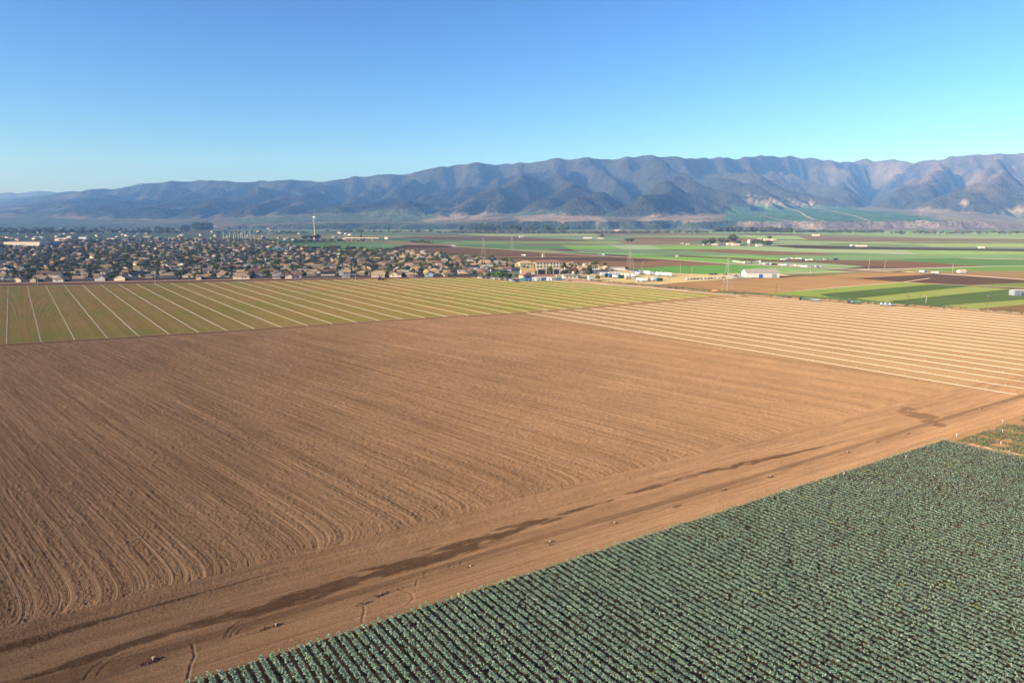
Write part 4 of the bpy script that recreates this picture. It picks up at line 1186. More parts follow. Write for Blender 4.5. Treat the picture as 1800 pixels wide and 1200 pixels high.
# trees thick between the far houses
for i in range(620):
    px = random.uniform(-25, 700); py = 424 + random.random() ** 1.3 * 30
    x, y = G(px, py)
    if inpoly(x, y, TOWN) and not any(inpoly(x, y, e) for e in EXCL[1:3]) and math.hypot(x, y) > 1050:
        far_items.append((x, y, 0, random.random() * 6, random.uniform(.7, 1.25), random.choice([0, 1, 2, 3]), (LK.index(random.choice(['olive', 'dark green', 'dark green', 'grey green', 'deep green'])),)))
far_mass('distant_trees', far_items, tv, [LEAF[k] for k in LK], 'mass of dark garden trees among the distant town houses', 'trees')
D = ['dark green', 'dark green', 'deep green']
for args, lb in (([((-20, 411.5), (330, 411)), 190, [0, 1, 3], 1.3, 2.4, D, 1.4], 'dark belt of distant trees beyond the town on the left'),
                 ([((340, 407), (371, 407.2)), 60, [3, 1], 3.0, 4.2, D, .5], 'dense block of tall dark trees beyond the town'),
                 ([((318, 406.5), (334, 406.5)), 20, [3, 1], 2.2, 3.2, D, .4], 'small block of dark trees left of the dense block'),
                 ([((380, 411), (540, 411.5)), 60, [0, 1], 1.0, 2.0, D, 1.2], 'thin broken line of far trees left of the wind turbine'),
                 ([((570, 410), (760, 409)), 50, [0, 1], 1.0, 2.2, D, 1.0], 'broken line of far trees right of the wind turbine'),
                 ([((809, 409), (1000, 409.5)), 120, [3, 5, 3], 2.2, 3.6, D, .5], 'tall dark eucalyptus grove in front of the hills'),
                 ([((770, 411), (1060, 412)), 120, [0, 1], 1.0, 1.8, D + ['grey green'], .8], 'low grey green thicket along the foot of the tall grove'),
                 ([((1060, 411.4), (1255, 411)), 70, [0, 1], 1.2, 2.2, D, .6], 'thin line of far trees right of the tall grove'),
                 ([((1255, 410.2), (1303, 410.2)), 90, [0, 3], 2.2, 2.8, ['dark green'], .2], 'straight dark windbreak of trees, left half'),
                 ([((1307, 410.4), (1392, 411)), 110, [0, 3], 2.0, 2.8, ['dark green'], .3], 'straight dark windbreak of trees, right half'),
                 ([((1400, 410.3), (1552, 410.6)), 150, [0, 1], 1.5, 2.4, D, .5], 'ragged dark tree line below the pale cliffs'),
                 ([((1560, 412.5), (1820, 412)), 90, [0, 1], 1.3, 2.4, D + ['brownish'], 1.6], 'scrubby trees below the hills at the far right'),
                 ([((0, 405.5), (300, 405)), 60, [0, 1], 1.5, 3.0, D, 1.5], 'scattered dark trees near the far left hills'),
                 ([((400, 404), (760, 404.5)), 50, [0, 1], 1.4, 2.6, D, 1.3], 'scattered dark trees near the foot of the middle hills'),
                 ([((505, 428), (645, 425)), 60, [0, 2], .8, 1.6, D, .8], 'hedge of small trees along the top of the bright field'),
                 ([((720, 427), (760, 428.5)), 26, [0, 2], .8, 1.5, D, .5], 'bushes on the bank below the highway')):
    it = []
    belt(args[0][0], args[0][1], args[1], args[2], args[3], args[4], args[5], args[6], it)
    far_mass('tree_belt', it, tv, [LEAF[k] for k in LK], lb, 'trees')

# ------------------------------------------------------------------ particular buildings
def shed(px, py, w, d, h, rise, rz, wallm, roofm, label, cat='shed', name='shed', parts=None, hip=False, xy=None):
    x, y = xy or G(px, py)
    W, Rf = (hip_parts if hip else gable_parts)(w, d, h, rise, .4)
    r = link(name, None, None, (x, y, -.3 if py < 455 else -.1), rz)
    link('wall', W.mesh(name + '_wall', [wallm]), r); link('roof', Rf.mesh(name + '_roof', [roofm]), r)
    for (nm, x0, z0, ww, hh, side, m) in (parts or []):
        if side == 'f': link(nm, MB().box(-ww / 2, ww / 2, -.08, .03, 0, hh).mesh(nm, [m]), r, (x0, -d / 2 - .01, z0))
        else: link(nm, MB().box(-ww / 2, ww / 2, -.08, .03, 0, hh).mesh(nm, [m]), r, (-w / 2 - .01, x0, z0), -pi / 2)
    return tag(r, label, cat)
RM, WMt = ROOFM, WALLM
M_BRIGHTY = weathered('yellow_stucco', (.74, .60, .30), .85, 0, .1)
M_BROWNR = ROOFM['red-brown']
shed(924, 470.5, 18, 11, 6.0, 2.6, WA + .05, M_BRIGHTY, RM['tan'], 'yellow two-storey apartments with tan hip roof, smaller of the pair', 'apartment building', 'apartment_building',
     [('window', x, z, 1.4, 1.5, 'f', M_GLASSD) for x in (-6, -2, 2, 6) for z in (.9, 3.8)] + [('window', y, 3.8, 1.3, 1.5, 's', M_GLASSD) for y in (-2, 2)], True)
shed(963, 470.0, 35, 12, 6.6, 2.8, WA + .02, M_BRIGHTY, M_BROWNR, 'long yellow two-storey apartments with brown roof and arched openings', 'apartment building', 'apartment_building',
     [('window', x, z, 2.0, 1.9, 'f', M_GLASSD) for x in (-14, -10, -5.5, -1.5, 3, 7, 11, 15) for z in (.7, 4.0)] + [('balcony', x, 3.2, 5.5, .9, 'f', M_WHITE) for x in (-12, 1, 12)], True)
shed(927, 482.2, 15, 10, 3.2, 3.6, WA + .0, WALLM['cream'], RM['ochre'], 'house with steep ochre yellow roof below the yellow apartments', 'house', 'house', [('window', 2, 1, 1.4, 1.2, 'f', M_GLASSD)])
shed(924, 489.5, 13, 10, 3.4, 3.2, WA + pi / 2 + .2, WALLM['tan'], RM['red-brown'], 'brown gabled barn with dark open front beside the green tree clump', 'barn', 'barn', [('door', 0, 0, 5, 2.9, 's', PAINT['black'])])
shed(951, 489.2, 26, 9, 2.8, 1.0, WA, WALLM['cream'], RM['red-brown'], 'long low building with brown roof behind the blue containers', 'building', 'building')
shed(963, 481.8, 26, 9, 6.0, .5, WA, WALLM['tan'], RM['pale'], 'carport building with a row of tall dark openings', 'carport', 'carport', [('opening', -8, .3, 8, 4.9, 'f', PAINT['black']), ('opening', 1.2, .3, 6.5, 4.9, 'f', PAINT['black']), ('opening', 8.6, .3, 5.5, 4.9, 'f', PAINT['black'])])
shed(1002, 489.2, 15, 8, 3.0, 1.6, WA, WALLM['cream'], RM['grey'], 'cream cottage with grey roof behind the bare brown trees', 'cottage', 'house', [('window', x, 1, 1.4, 1.2, 'f', M_GLASSD) for x in (-4, 0, 4)])
shed(1012, 488.6, 10, 8, 3.2, 1.8, WA + pi / 2, WALLM['white'], RM['dark'], 'white cottage with a lit gable between bare brown trees', 'cottage', 'house', [('window', 0, 1, 1.4, 1.2, 's', M_GLASSD)])
shed(1038, 492.8, 5, 4, 4.6, .5, WA, WALLM['white'], RM['pale'], 'small tall white shed at the yard corner', 'shed', 'shed', [('door', 0, 0, 1.2, 2.1, 'f', PAINT['grey'])])
shed(1078, 474.6, 32, 7, 2.6, .8, -.12, WALLM['white'], RM['pale'], 'long low pale roof along the far edge of the trailer yard', 'shed', 'shed')
shed(1052, 480, 22, 8, 2.6, .9, WA, WALLM['grey'], RM['dark'], 'long dark roofed shed above the trailer yard', 'shed', 'shed')
# big barn on the dirt yard
shed(1336, 486.6, 34, 17, 5.0, 3.0, R(-2), WALLM['white'], RM['grey'], 'big white packing shed with grey gabled roof on the dirt yard', 'packing shed', 'packing_shed', [('door', 12, 0, 5, 4, 'f', PAINT['grey']), ('door', -2, 0, 4, 3.6, 'f', PAINT['blue'])])
shed(1352, 486.9, 14, 10, 3.6, 2.4, R(4), PAINT['teal'], RM['dark'], 'dark blue lean-to shed joined to the end of the big packing shed', 'shed', 'shed')
shed(1788, 518.5, 9.5, 6, 4.0, .3, R(3), PAINT['grey'], RM['pale'], 'lone grey metal pump shed by the right edge of the green fields', 'pump shed', 'pump_shed', [('door', 2, 0, 1.2, 2.1, 'f', PAINT['black'])])
# far industrial buildings on the left
M_WARE = weathered('warehouse_cladding', (.52, .41, .29), .8, 0, .1)
shed(50, 432.3, 84, 40, 10, .6, -.05, M_WARE, RM['pale'], 'big windowless beige warehouse at the far left of the town', 'warehouse', 'warehouse', [('loading_door', x, 0, 4, 4, 'f', PAINT['grey']) for x in (-25, -15, -5, 5)])
shed(92, 431.5, 26, 30, 9, .6, -.05, PAINT['grey'], RM['dark'], 'dark grey block joined to the beige warehouse', 'warehouse', 'warehouse')
for i, (px, py, w, h, wm, lb) in enumerate([(108, 423.5, 26, 8, 'cream', 'cream flat roofed building right above the beige warehouse'), (121, 423.8, 18, 9, 'white', 'white block next to the cream flat building'), (136, 425.3, 40, 6, 'cream', 'long cream building left of the highway end'),
                           (148, 422, 22, 9, 'white', 'pale twin storey works building left of the highway end'), (198, 422, 20, 6, 'white', 'small white works building beyond the town'), (70, 419.5, 30, 6, 'white', 'white depot behind the beige warehouse'), (172, 427.5, 34, 4, 'pale blue', 'pale blue low depot among trees left of centre')]):
    shed(px, py, w, 16, h, .8, random.uniform(-.2, .2), WALLM[wm], RM['pale'], lb, 'works building', 'works_building')
shed(487, 441.5, 40, 22, 5.5, 2.2, .03, PAINT['teal'], weathered('teal_roof', (.09, .17, .18), .7), 'large teal roofed school hall near the round trees', 'hall', 'hall', None, True)
# farm buildings far out
FB = [(917, 417.3, 20, 6, 'white', 'lone white farm shed in the far fields left of the cream pair'), (1031, 419, 30, 5, 'white', 'long white farm shed in the far brown fields'), (1044, 418.8, 26, 4, 'cream', 'cream farm shed right of the long white one'), (1056, 419.3, 26, 3, 'white', 'low white farm shed beside the lone dark tree'),
      (680, 420, 16, 8, 'white', 'white block beside the highway'), (1286, 417.5, 14, 5, 'white', 'tiny white shed above the farmstead'), (1335, 422, 14, 7, 'cream', 'pale far shed, left one above the windbreak road'), (1348, 422.4, 22, 6, 'yellow', 'yellowish far shed, middle one of the row'), (1360, 422.6, 18, 5, 'cream', 'pale far shed, right one of the row'),
      (1256, 431.2, 18, 5, 'pink', 'pink barn at the left end of the farmstead'), (1271, 431.4, 16, 6, 'white', 'white house of the farmstead'), (1283, 431, 20, 7, 'cream', 'long cream barn with bright front in the farmstead'), (1293, 431.3, 22, 5, 'cream', 'low cream wing of the long farmstead barn'),
      (1334, 432.6, 18, 5, 'white', 'white tented shed in front of the dark hedge trees'), (1240, 431, 14, 4, 'tan', 'small tan shed left of the pink barn'), (1209, 430.6, 12, 4, 'tan', 'little tan shed at the left end of the farm road trees'),
      (1190, 451, 6, 3, 'white', 'tiny white hut in the teal field above the trailer yard'), (1498, 432.5, 12, 4, 'white', 'small white hut left of the long fence line'), (1514, 433.2, 30, 4, 'white', 'long white shed on the pale farm road'), (1725, 436, 14, 4, 'white', 'white hut on the far right part of the pale road'),
      (1434, 414.3, 34, 6, 'white', 'pale shed cluster below the cliffs'), (1690, 478.8, 11, 3.4, 'white', 'white hut on the roadside at the right'),       (955, 452, 5, 8, 'white', 'white water tower hut on the dirt track behind the apartments'), (690, 452.5, 1, 1, 'white', None), (738, 402.5, 30, 7, 'white', 'white farmhouse at the foot of the hills'), (1085, 406.5, 40, 9, 'pink', 'pinkish barn at the foot of the hills'), (470, 402.5, 30, 8, 'white', 'white barns left of the wind turbine'), (521, 401.8, 30, 9, 'white', 'white roofed barn just left of the wind turbine'), (475, 411.5, 28, 8, 'white', 'white domed shed in the flat fields'), (110, 401.8, 40, 7, 'white', 'white barn near the left hills'), (27, 399, 30, 6, 'white', 'pale barn at the far left near the hills')]
for (px, py, w, h, wm, lb) in FB:
    if lb: shed(px, py, w * .72, min(w * .5, 12), h * .6, h * .3, random.uniform(-.4, .4), WALLM[wm], random.choice([RM['pale'], RM['tan'], RM['pale']]), lb, 'farm building', 'farm_building')
x_, y_ = G(1316, 431.6)
wt = link('water_tank', None, None, (x_, y_, 0)); link('tank', MB().tube([(0, 0, 6), (0, 0, 12)], 3, 14).tube([(0, 0, 12), (0, 0, 13.5)], [3, .2], 14).mesh('tank', [M_WHITE]), wt)
for a in range(4): link('leg', MB().tube([(2 * cos(a * pi / 2 + .8), 2 * sin(a * pi / 2 + .8), 0), (2 * cos(a * pi / 2 + .8), 2 * sin(a * pi / 2 + .8), 6)], .25, 5).mesh('leg', [M_STEEL]), wt)
tag(wt, 'white water tank on legs in the farmstead', 'water tank')

# ------------------------------------------------------------------ vehicles
def make_car(c, lab, cat='car', kind=0):
    B = MB()
    L, Wd = 4.5, 1.8
    prof = [(-L / 2, .35), (-L / 2, .85), (-L / 2 + .15, 1.0), (L / 2 - 1.1, 1.0), (L / 2 - .1, .8), (L / 2, .35)] if not kind else [(-L / 2 - .3, .45), (-L / 2 - .3, 1.05), (-L / 2 + 2.0, 1.1), (L / 2 - 1.0, 1.1), (L / 2, .95), (L / 2, .45)]
    def ext(mb, pr, w):
        n = len(pr)
        mb.add([(x, -w / 2, z) for x, z in pr] + [(x, w / 2, z) for x, z in pr], [tuple(range(n)), tuple(range(2 * n - 1, n - 1, -1))] + [(i, n + i, n + (i + 1) % n, (i + 1) % n) for i in range(n)])
    ext(B, prof, Wd)
    cab = MB(); ext(cab, [(-1.7, 1.003), (-1.35, 1.5), (.45, 1.5), (1.15, 1.003)] if not kind else [(-.2, 1.103), (-.1, 1.75), (.9, 1.75), (1.4, 1.103)], 1.55)
    roof = MB().box(*((-1.3, .4, -.76, .76, 1.503, 1.54) if not kind else (-.05, .85, -.76, .76, 1.753, 1.79)))
    return B.mesh('car_body', [PAINT[c]]), cab.mesh('car_windows', [M_GLASSD]), roof.mesh('car_roof', [PAINT[c]])
wheel_me = MB().tube([(0, -.12, 0), (0, .12, 0)], .34, 10).mesh('wheel', [M_RUBBER])
carm = {}
def add_car(px, py, rz, c, lab, group=None, kind=0, xy=None):
    if (c, kind) not in carm: carm[(c, kind)] = make_car(c, '', kind=kind)
    b, w, rf = carm[(c, kind)]
    x, y = xy or G(px, py)
    nm = 'pickup_truck' if kind else 'parked_car'
    r = link(nm, None, None, (x, y, 0.03), rz)
    link('body', b, r); link('windows', w, r); link('roof', rf, r)
    for sx in (-1.4, 1.4):
        for sy in (-.82, .82): link('wheel', wheel_me, r, (sx, sy, .34))
    return tag(r, lab, 'pickup' if kind else 'car', group)
cc = ['white', 'silver', 'black', 'red', 'blue', 'silver', 'white', 'grey', 'white', 'black', 'silver', 'blue', 'white', 'grey']
for i, c in enumerate(cc):
    px = 842 + i * 4.6
    add_car(px, 488.7 + i * .33, WA - .45 + random.uniform(-.15, .15) + pi / 2, c, f'{c} car parked on the dirt beside the green tree clump, {ordinal(i + 1)} from the left', 'cars parked by the tree clump', i % 5 == 3)
for i, (px, py, c) in enumerate([(902, 495.2, 'white'), (909, 495.6, 'blue'), (990, 491.5, 'silver'), (982, 486, 'white'), (1000, 494, 'beige')]):
    add_car(px, py, WA + .1, c, f'{c} car by the row of containers, {ordinal(i + 1)} from the left', 'cars by the containers', 0)
def boxv(px, py, L, W_, H, rz, c, lab, cat, name, group=None, wheels=True, cab=None, z0=.9):
    x, y = G(px, py)
    r = link(name, None, None, (x, y, 0.03), rz)
    b = MB().box(-L / 2, L / 2, -W_ / 2, W_ / 2, z0, z0 + H)
    b.box(-L / 2 + .1, L / 2 - .1, -W_ / 2 + .3, W_ / 2 - .3, z0 - .25, z0 - .003)
    link('box' if name != 'travel_trailer' else 'body', b.mesh(name + '_box', [PAINT[c]]), r)
    if cab:
        k = MB().box(L / 2 + .15, L / 2 + 2.1, -1.1, 1.1, .5, 2.7); link('cab', k.mesh('cab', [PAINT[cab]]), r)
        link('windscreen', MB().box(L / 2 + 2.1, L / 2 + 2.14, -.95, .95, 1.6, 2.5).mesh('windscreen', [M_GLASSD]), r)
    if wheels:
        for sx in (-L / 2 + 1, -L / 2 + 2, L / 2 - (1 if not cab else -1.2)):
            for sy in (-W_ / 2 + .2, W_ / 2 - .2): link('wheel', wheel_me, r, (sx, sy, .4), 0, 1.2)
    else:
        link('door', MB().box(-.5, .5, -W_ / 2 - .05, -W_ / 2 + .02, z0, z0 + 2).mesh('door', [PAINT['grey']]), r)
    return tag(r, lab, cat, group)
for i, (px, c) in enumerate([(920, 'teal'), (929, 'blue'), (938, 'white'), (947, 'silver'), (956, 'blue'), (965, 'white'), (973, 'grey'), (981, 'teal')]):
    boxv(px, 493.9 - i * .12, 5.6, 2.6, 2.7, WA + random.uniform(-.12, .12), c, f'{c} travel trailer in the row at the field corner, {ordinal(i + 1)} from the left', 'travel trailer', 'travel_trailer', 'travel trailers at the field corner', False, None, .3)
for i, (px, py, c) in enumerate([(1156, 484.8, 'white'), (1163, 485, 'white'), (1170, 485.3, 'white'), (1177, 485.6, 'white'), (1149, 484, 'grey'), (1141, 482.8, 'white'), (1134, 482, 'silver'), (1126, 481.5, 'grey'), (1118, 480.8, 'blue'), (1120, 483.5, 'white'), (1112, 487, 'white'), (1106, 486.6, 'silver'), (1100, 486, 'white'), (1095, 485.6, 'beige'),
                                 (1104, 490.3, 'beige'), (1091, 489, 'green'), (1082, 488.6, 'white'), (1075, 488, 'blue'), (1068, 486.5, 'green'), (1060, 485, 'white'), (1074, 484, 'white'), (1086, 483.6, 'white'), (1124, 494.3, 'white'), (1132, 494.8, 'white'), (1142, 493, 'beige'), (1151, 493.3, 'white'), (1159, 494.5, 'green')]):
    boxv(px, py, 7.0 if i < 14 else 6, 2.5, 3.0 if i < 8 else 2.4, (pi / 2 + .1 if i < 14 else .2) + random.uniform(-.15, .15), c, f'{c} box trailer in the trailer yard, {ordinal(i + 1)} of the parked group', 'box trailer', 'box_trailer', 'box trailers parked in the yard')
for i, px in enumerate(range(1208, 1266, 6)):      # dark line of parked machinery and cars before the packing shed
    c = ['white', 'silver', 'grey', 'black', 'beige', 'white', 'grey', 'blue', 'silver', 'white'][i % 10]
    add_car(px, 491.6 - i * .23, .9, c, f'{c} car in the line edging the dirt yard, {ordinal(i + 1)} from the left', 'cars along the edge of the dirt yard', i % 3 == 0)
for i, (px, py, c) in enumerate(sorted([(1250, 483, 'black'), (1257, 482.7, 'black'), (1275, 483.3, 'black'), (1272, 489, 'blue'), (1290, 488.6, 'white'), (1297, 488.4, 'silver'), (1305, 488.2, 'white'), (1284, 486.4, 'white'), (1293, 485.7, 'blue'), (1300, 485.6, 'silver')])):
    add_car(px, py, .1, c, f'{c} pickup left of the packing shed, {ordinal(i + 1)} of the scattered pickups', 'pickups by the packing shed', 1)
RV = [(1291, 461.6, 'white'), (1298, 462.6, 'white'), (1303, 463.2, 'beige'), (1316, 463.3, 'grey'), (1331, 461.2, 'grey'), (1338, 465.6, 'white'), (1350, 466, 'grey'), (1359, 466.3, 'black'), (1371, 467.5, 'beige'), (1377, 467.8, 'white'), (1385, 468, 'grey'), (1393, 468.8, 'beige'), (1405, 469.3, 'beige'), (1412, 470, 'white'), (1428, 470.2, 'grey'), (1437, 470.6, 'grey'),
      (1375, 457.8, 'white'), (1384, 456.6, 'grey'), (1389, 456, 'white'), (1396, 456.4, 'yellow'), (1403, 456.2, 'white'), (1412, 458.6, 'black'), (1422, 458.2, 'grey'), (1450, 457.8, 'grey'), (1468, 457.2, 'black'), (1060, 449, 'white'), (1054, 449.6, 'grey'), (919, 450, 'red'), (1198, 429, 'black'), (1620, 479, 'white'), (1641, 481, 'white')]
RV.sort()
for i, (px, py, c) in enumerate(RV):
    boxv(px, py, 4.6, 2.2, 1.6, random.uniform(-.4, .2), c if i % 3 else 'beige', f'{c if i % 3 else "beige"} truck near the far farm roads, {ordinal(i + 1)} from the left', 'truck', 'box_truck', 'trucks along the far farm roads', True, random.choice(['white', 'red', 'blue', 'white']))

def tractor(px, py, rz, c, lab, s_=1.0):
    x, y = G(px, py)
    r = link('tractor', None, None, (x, y, .05), rz, s_)
    link('hood', MB().box(.3, 2.4, -.45, .45, .9, 1.7).box(2.4, 2.5, -.35, .35, 1.0, 1.6).mesh('hood', [PAINT[c]]), r)
    k = link('cab', MB().box(-1.1, .3, -.8, .8, 1.0, 1.3).box(-1.15, .35, -.85, .85, 2.85, 3.0).mesh('cab', [PAINT[c]]), r)
    link('cab_windows', MB().box(-1.05, .25, -.75, .75, 1.303, 2.847).mesh('cab_windows', [M_GLASSD]), k)
    big = MB().tube([(0, -.25, 0), (0, .25, 0)], .95, 14).tube([(0, -.28, 0), (0, .28, 0)], .45, 10).mesh('wheel', [M_RUBBER])
    sm = MB().tube([(0, -.18, 0), (0, .18, 0)], .55, 12).mesh('wheel', [M_RUBBER])
    for sy in (-1.05, 1.05): link('wheel', big, r, (-.8, sy, .95)); link('wheel', sm, r, (1.9, sy, .55))
    link('exhaust', MB().tube([(1.2, .2, 1.7), (1.2, .2, 2.7)], .06, 6).mesh('exhaust', [M_STEEL]), r)
    return tag(r, lab, 'tractor')
tractor(669, 492.4, WA + .3, 'grey', 'dark tractor standing on the track in front of the town wall', 1.25)
tractor(1409, 527.6, -.5, 'green', 'green tractor on the weedy verge beside the pale field')
tractor(1494, 533.2, -.6, 'grey', 'dark grey tractor on the weedy verge right of the green one')
def flat(px, py, rz, L, c, lab, cargo=None, cat='farm trailer'):
    x, y = G(px, py)
    r = link('farm_trailer', None, None, (x, y, .05), rz)
    link('deck', MB().box(-L / 2, L / 2, -1.2, 1.2, .8, 1.0).box(L / 2, L / 2 + 1.5, -.08, .08, .75, .9).mesh('deck', [PAINT[c]]), r)
    link('side_rail', MB().box(-L / 2, L / 2, -1.2, -1.1, 1.003, 1.5).box(-L / 2, L / 2, 1.1, 1.2, 1.003, 1.5).mesh('side_rail', [PAINT[c]]), r)
    for sx in (-L / 2 + .8, L / 2 - .8):
        for sy in (-1.05, 1.05): link('wheel', wheel_me, r, (sx, sy, .42), 0, 1.2)
    if cargo:
        n = int(L / 1.3)
        for i in range(n): link('tank', MB().tube([(0, 0, 0), (0, 0, 1.15)], .55, 12).tube([(0, 0, 1.15), (0, 0, 1.3)], [.55, .2], 12).mesh('tank', [PAINT[cargo[i % 2]]]), r, (-L / 2 + .7 + i * 1.3, 0, 1.003))
    return tag(r, lab, cat)
flat(1424, 528.6, -.55, 6, 'green', 'green flat trailer just right of the green tractor')
flat(1434, 529.5, -.5, 6, 'grey', 'grey flat trailer with rails at the right of the machine group')
flat(1504, 534, -.5, 5, 'green', 'dark green flat trailer beside the dark grey tractor')
flat(1558, 538.0, -.35, 8, 'grey', 'trailer carrying a row of white and blue tanks on the verge', ('white', 'blue'))
flat(676, 491.6, WA, 4, 'red', 'small dark red implement behind the tractor by the wall')
flat(1256, 513.5, -.7, 4, 'orange', 'orange implement at the foot of the nearest pylon')

# ------------------------------------------------------------------ poles, pylons, turbine
def pole(px, py, h, kind, lab, cat, arm=0., rz=0, rad=.16):
    x, y = G(px, py)
    steel = kind == 'light_pole'
    r = link(kind, None, None, (x, y, 0), rz)
    link('post', MB().tube([(0, 0, -.3), (0, 0, h)], [rad, rad * .7], 8).mesh('post', [M_STEEL if steel else M_WOOD]), r)
    if steel:
        link('arm', MB().tube([(0, 0, h - .1), (1.2, 0, h + .25), (2.2, 0, h + .3)], .07, 6).mesh('arm', [M_STEEL]), r)
        link('lamp_head', MB().box(2.0, 2.8, -.18, .18, h + .18, h + .38).mesh('lamp_head', [M_STEEL]), r)
    else:
        link('crossarm', MB().box(-1.3, 1.3, -.09, .09, h - .9, h - .7).mesh('crossarm', [M_WOOD]), r)
        for a in (-1.1, 0, 1.1): link('insulator', MB().tube([(a, 0, h - .7), (a, 0, h - .45)], .07, 6).mesh('insulator', [M_WHITE]), r)
    return tag(r, lab, cat)
for i, (px, py, h, lb) in enumerate([(67, 500, 12, 'leftmost pale light pole standing in front of the town wall'), (273, 497.2, 11, 'pale light pole in front of the wall below the left houses'), (519, 492.5, 8, 'pale light pole in front of the wall left of the tractor'),
        (604, 490.5, 7, 'first of three thin pale poles left of the tractor'), (613, 490.3, 7, 'middle one of three thin pale poles left of the tractor'), (625, 494, 6, 'thin pale pole standing at the field edge left of the tractor'), (731, 487, 9.5, 'pale light pole in front of the wall right of the tractor'),
        (1114, 475.5, 11, 'light pole right beside the middle pylon'), (1128.5, 478.3, 11.5, 'second light pole right of the middle pylon'), (1196, 480.8, 11, 'light pole behind the row of white box trailers'), (1216, 482.5, 8.5, 'light pole above the front cars of the dirt yard'), (1045, 488.5, 12, 'light pole beside the tall dark tree'),
        (1081, 483.5, 8, 'light pole in the trailer yard'), (1527, 474.5, 13, 'pale pole on the verge of the pale farm road'), (1555, 471.5, 9, 'short pale pole above the roadside verge'), (1674, 479, 10, 'pale pole beside the white roadside hut'), (1424.5, 481, 8, 'thin pale pole right of the packing shed'), (1627.6, 532, 5, 'short white marker pole on the striped fields'),
        (165 + 730, 470, 8, 'thin pale pole among the houses left of the small apartments')]):
    pole(px, py, h, 'light_pole', lb, 'light pole', rz=[0, pi][i % 2])
for i, (px, py, h, lb) in enumerate([(1177, 491.5, 9.5, 'dark wooden pole in the middle of the trailer yard'), (1364, 517.5, 9, 'wooden power pole left of the striped green fields'), (1469.5, 524.5, 9, 'wooden power pole at the left part of the striped green fields'), (1595.5, 535, 10.5, 'wooden power pole in front of the middle dark stripe'), (1734, 546, 10.5, 'wooden power pole nearest the grey pump shed'), (1003, 496, 10, 'wooden pole by the cream cottage at the field corner')]):
    pole(px, py, h, 'utility_pole', lb, 'power pole', rz=.5)
def pylon(px, py, h, lab):
    x, y = G(px, py)
    r = link('power_pylon', None, None, (x, y, 0), .5)
    L = MB(); b = h * .105; lv = [0, .14, .28, .41, .53, .64, .74, .83, .91, 1.0]
    wd = lambda q: b * (1 - q) ** 1.15 + .45
    for sx, sy in ((1, 1), (1, -1), (-1, -1), (-1, 1)):
        L.tube([(sx * wd(q), sy * wd(q), q * h) for q in lv], .065, 4)
    for q0, q1 in zip(lv[:-1], lv[1:]):
        a, c = wd(q0), wd(q1)
        cs0 = [(a, a), (a, -a), (-a, -a), (-a, a)]; cs1 = [(c, c), (c, -c), (-c, -c), (-c, c)]
        for i in range(4):
            j = (i + 1) % 4
            L.tube([(*cs0[i], q0 * h), (*cs1[j], q1 * h)], .032, 3); L.tube([(*cs0[j], q0 * h), (*cs1[i], q1 * h)], .032, 3)
            L.tube([(*cs1[i], q1 * h), (*cs1[j], q1 * h)], .032, 3)
    link('lattice', L.mesh('lattice', [M_STEEL]), r)
    for q, w in ((.74, 3.4), (.85, 3.0), (.95, 2.6)):
        link('crossarm', MB().tube([(-w, 0, q * h), (w, 0, q * h)], .09, 4).tube([(-w, 0, q * h), (0, 0, q * h + 1)], .06, 3).tube([(w, 0, q * h), (0, 0, q * h + 1)], .06, 3).mesh('crossarm', [M_STEEL]), r)
    return tag(r, lab, 'power pylon')
pylon(1278, 510.5, 28, 'nearest lattice pylon standing at the weedy verge before the packing shed')
pylon(1107, 476, 28, 'lattice pylon beside the far corner of the trailer yard')
pylon(850, 452, 30, 'lattice pylon on the dirt track behind the town')
pylon(900, 440, 28, 'farthest lattice pylon in the teal field beyond the dark ploughed field')
x_, y_ = G(553, 412.5)
t = link('wind_turbine', None, None, (x_, y_, 0), R(74))
link('tower', MB().tube([(0, 0, 0), (0, 0, 66)], [1.5, .9], 18).mesh('tower', [WALLM['white']]), t)
link('nacelle', MB().box(-1.3, 1.3, -3.5, 4, 66.003, 69).mesh('nacelle', [M_WHITE]), t)
hub = link('hub', MB().tube([(0, -4.003, 67.8), (0, -6, 67.8), (0, -7, 67.8)], [1.7, 1.4, .3], 12).mesh('hub', [M_WHITE]), t)
for i in range(3):
    a = R(97 + i * 120)
    B = MB(); pts = []
    for q, w in ((0.03, .7), (.12, 1.3), (.3, 1.1), (.6, .7), (1, .2)):
        c = Vector((cos(a), 0, sin(a))) * 27 * q + Vector((0, -5.2, 67.8)); n = Vector((-sin(a), 0, cos(a)))
        pts += [c + n * w, c + Vector((0, -.3, 0)), c - n * w * .6, c + Vector((0, .3, 0))]
    B.add(pts, [(4 * k + j, 4 * k + (j + 1) % 4, 4 * k + 4 + (j + 1) % 4, 4 * k + 4 + j) for k in range(4) for j in range(4)] + [(3, 2, 1, 0), (16, 17, 18, 19)])
    link('blade', B.mesh('blade', [M_WHITE]), t)
tag(t, 'lone white wind turbine beyond the town below the hills', 'wind turbine')
MASTS = [(393, 24), (404, 22), (411, 18), (414, 22), (419, 26), (423, 20), (426, 24), (431, 26), (436, 18), (440, 24), (447, 15), (399, 14)]
for i, (px, h) in enumerate(MASTS):
    x, y = G(px, 421.5)
    r = link('mast', None, None, (x, y, 0))
    link('post', MB().tube([(0, 0, 0), (0, 0, h)], [.42, .3], 6).mesh('mast_post', [M_WHITE]), r)
    link('crossarm', MB().box(-2.5, 2.5, -.2, .2, h - 2, h - 1.6).mesh('mast_arm', [M_STEEL]), r)
    tag(r, f'thin white mast of the substation behind the town, {ordinal(i + 1)} in the cluster', 'mast', 'white masts of the substation')
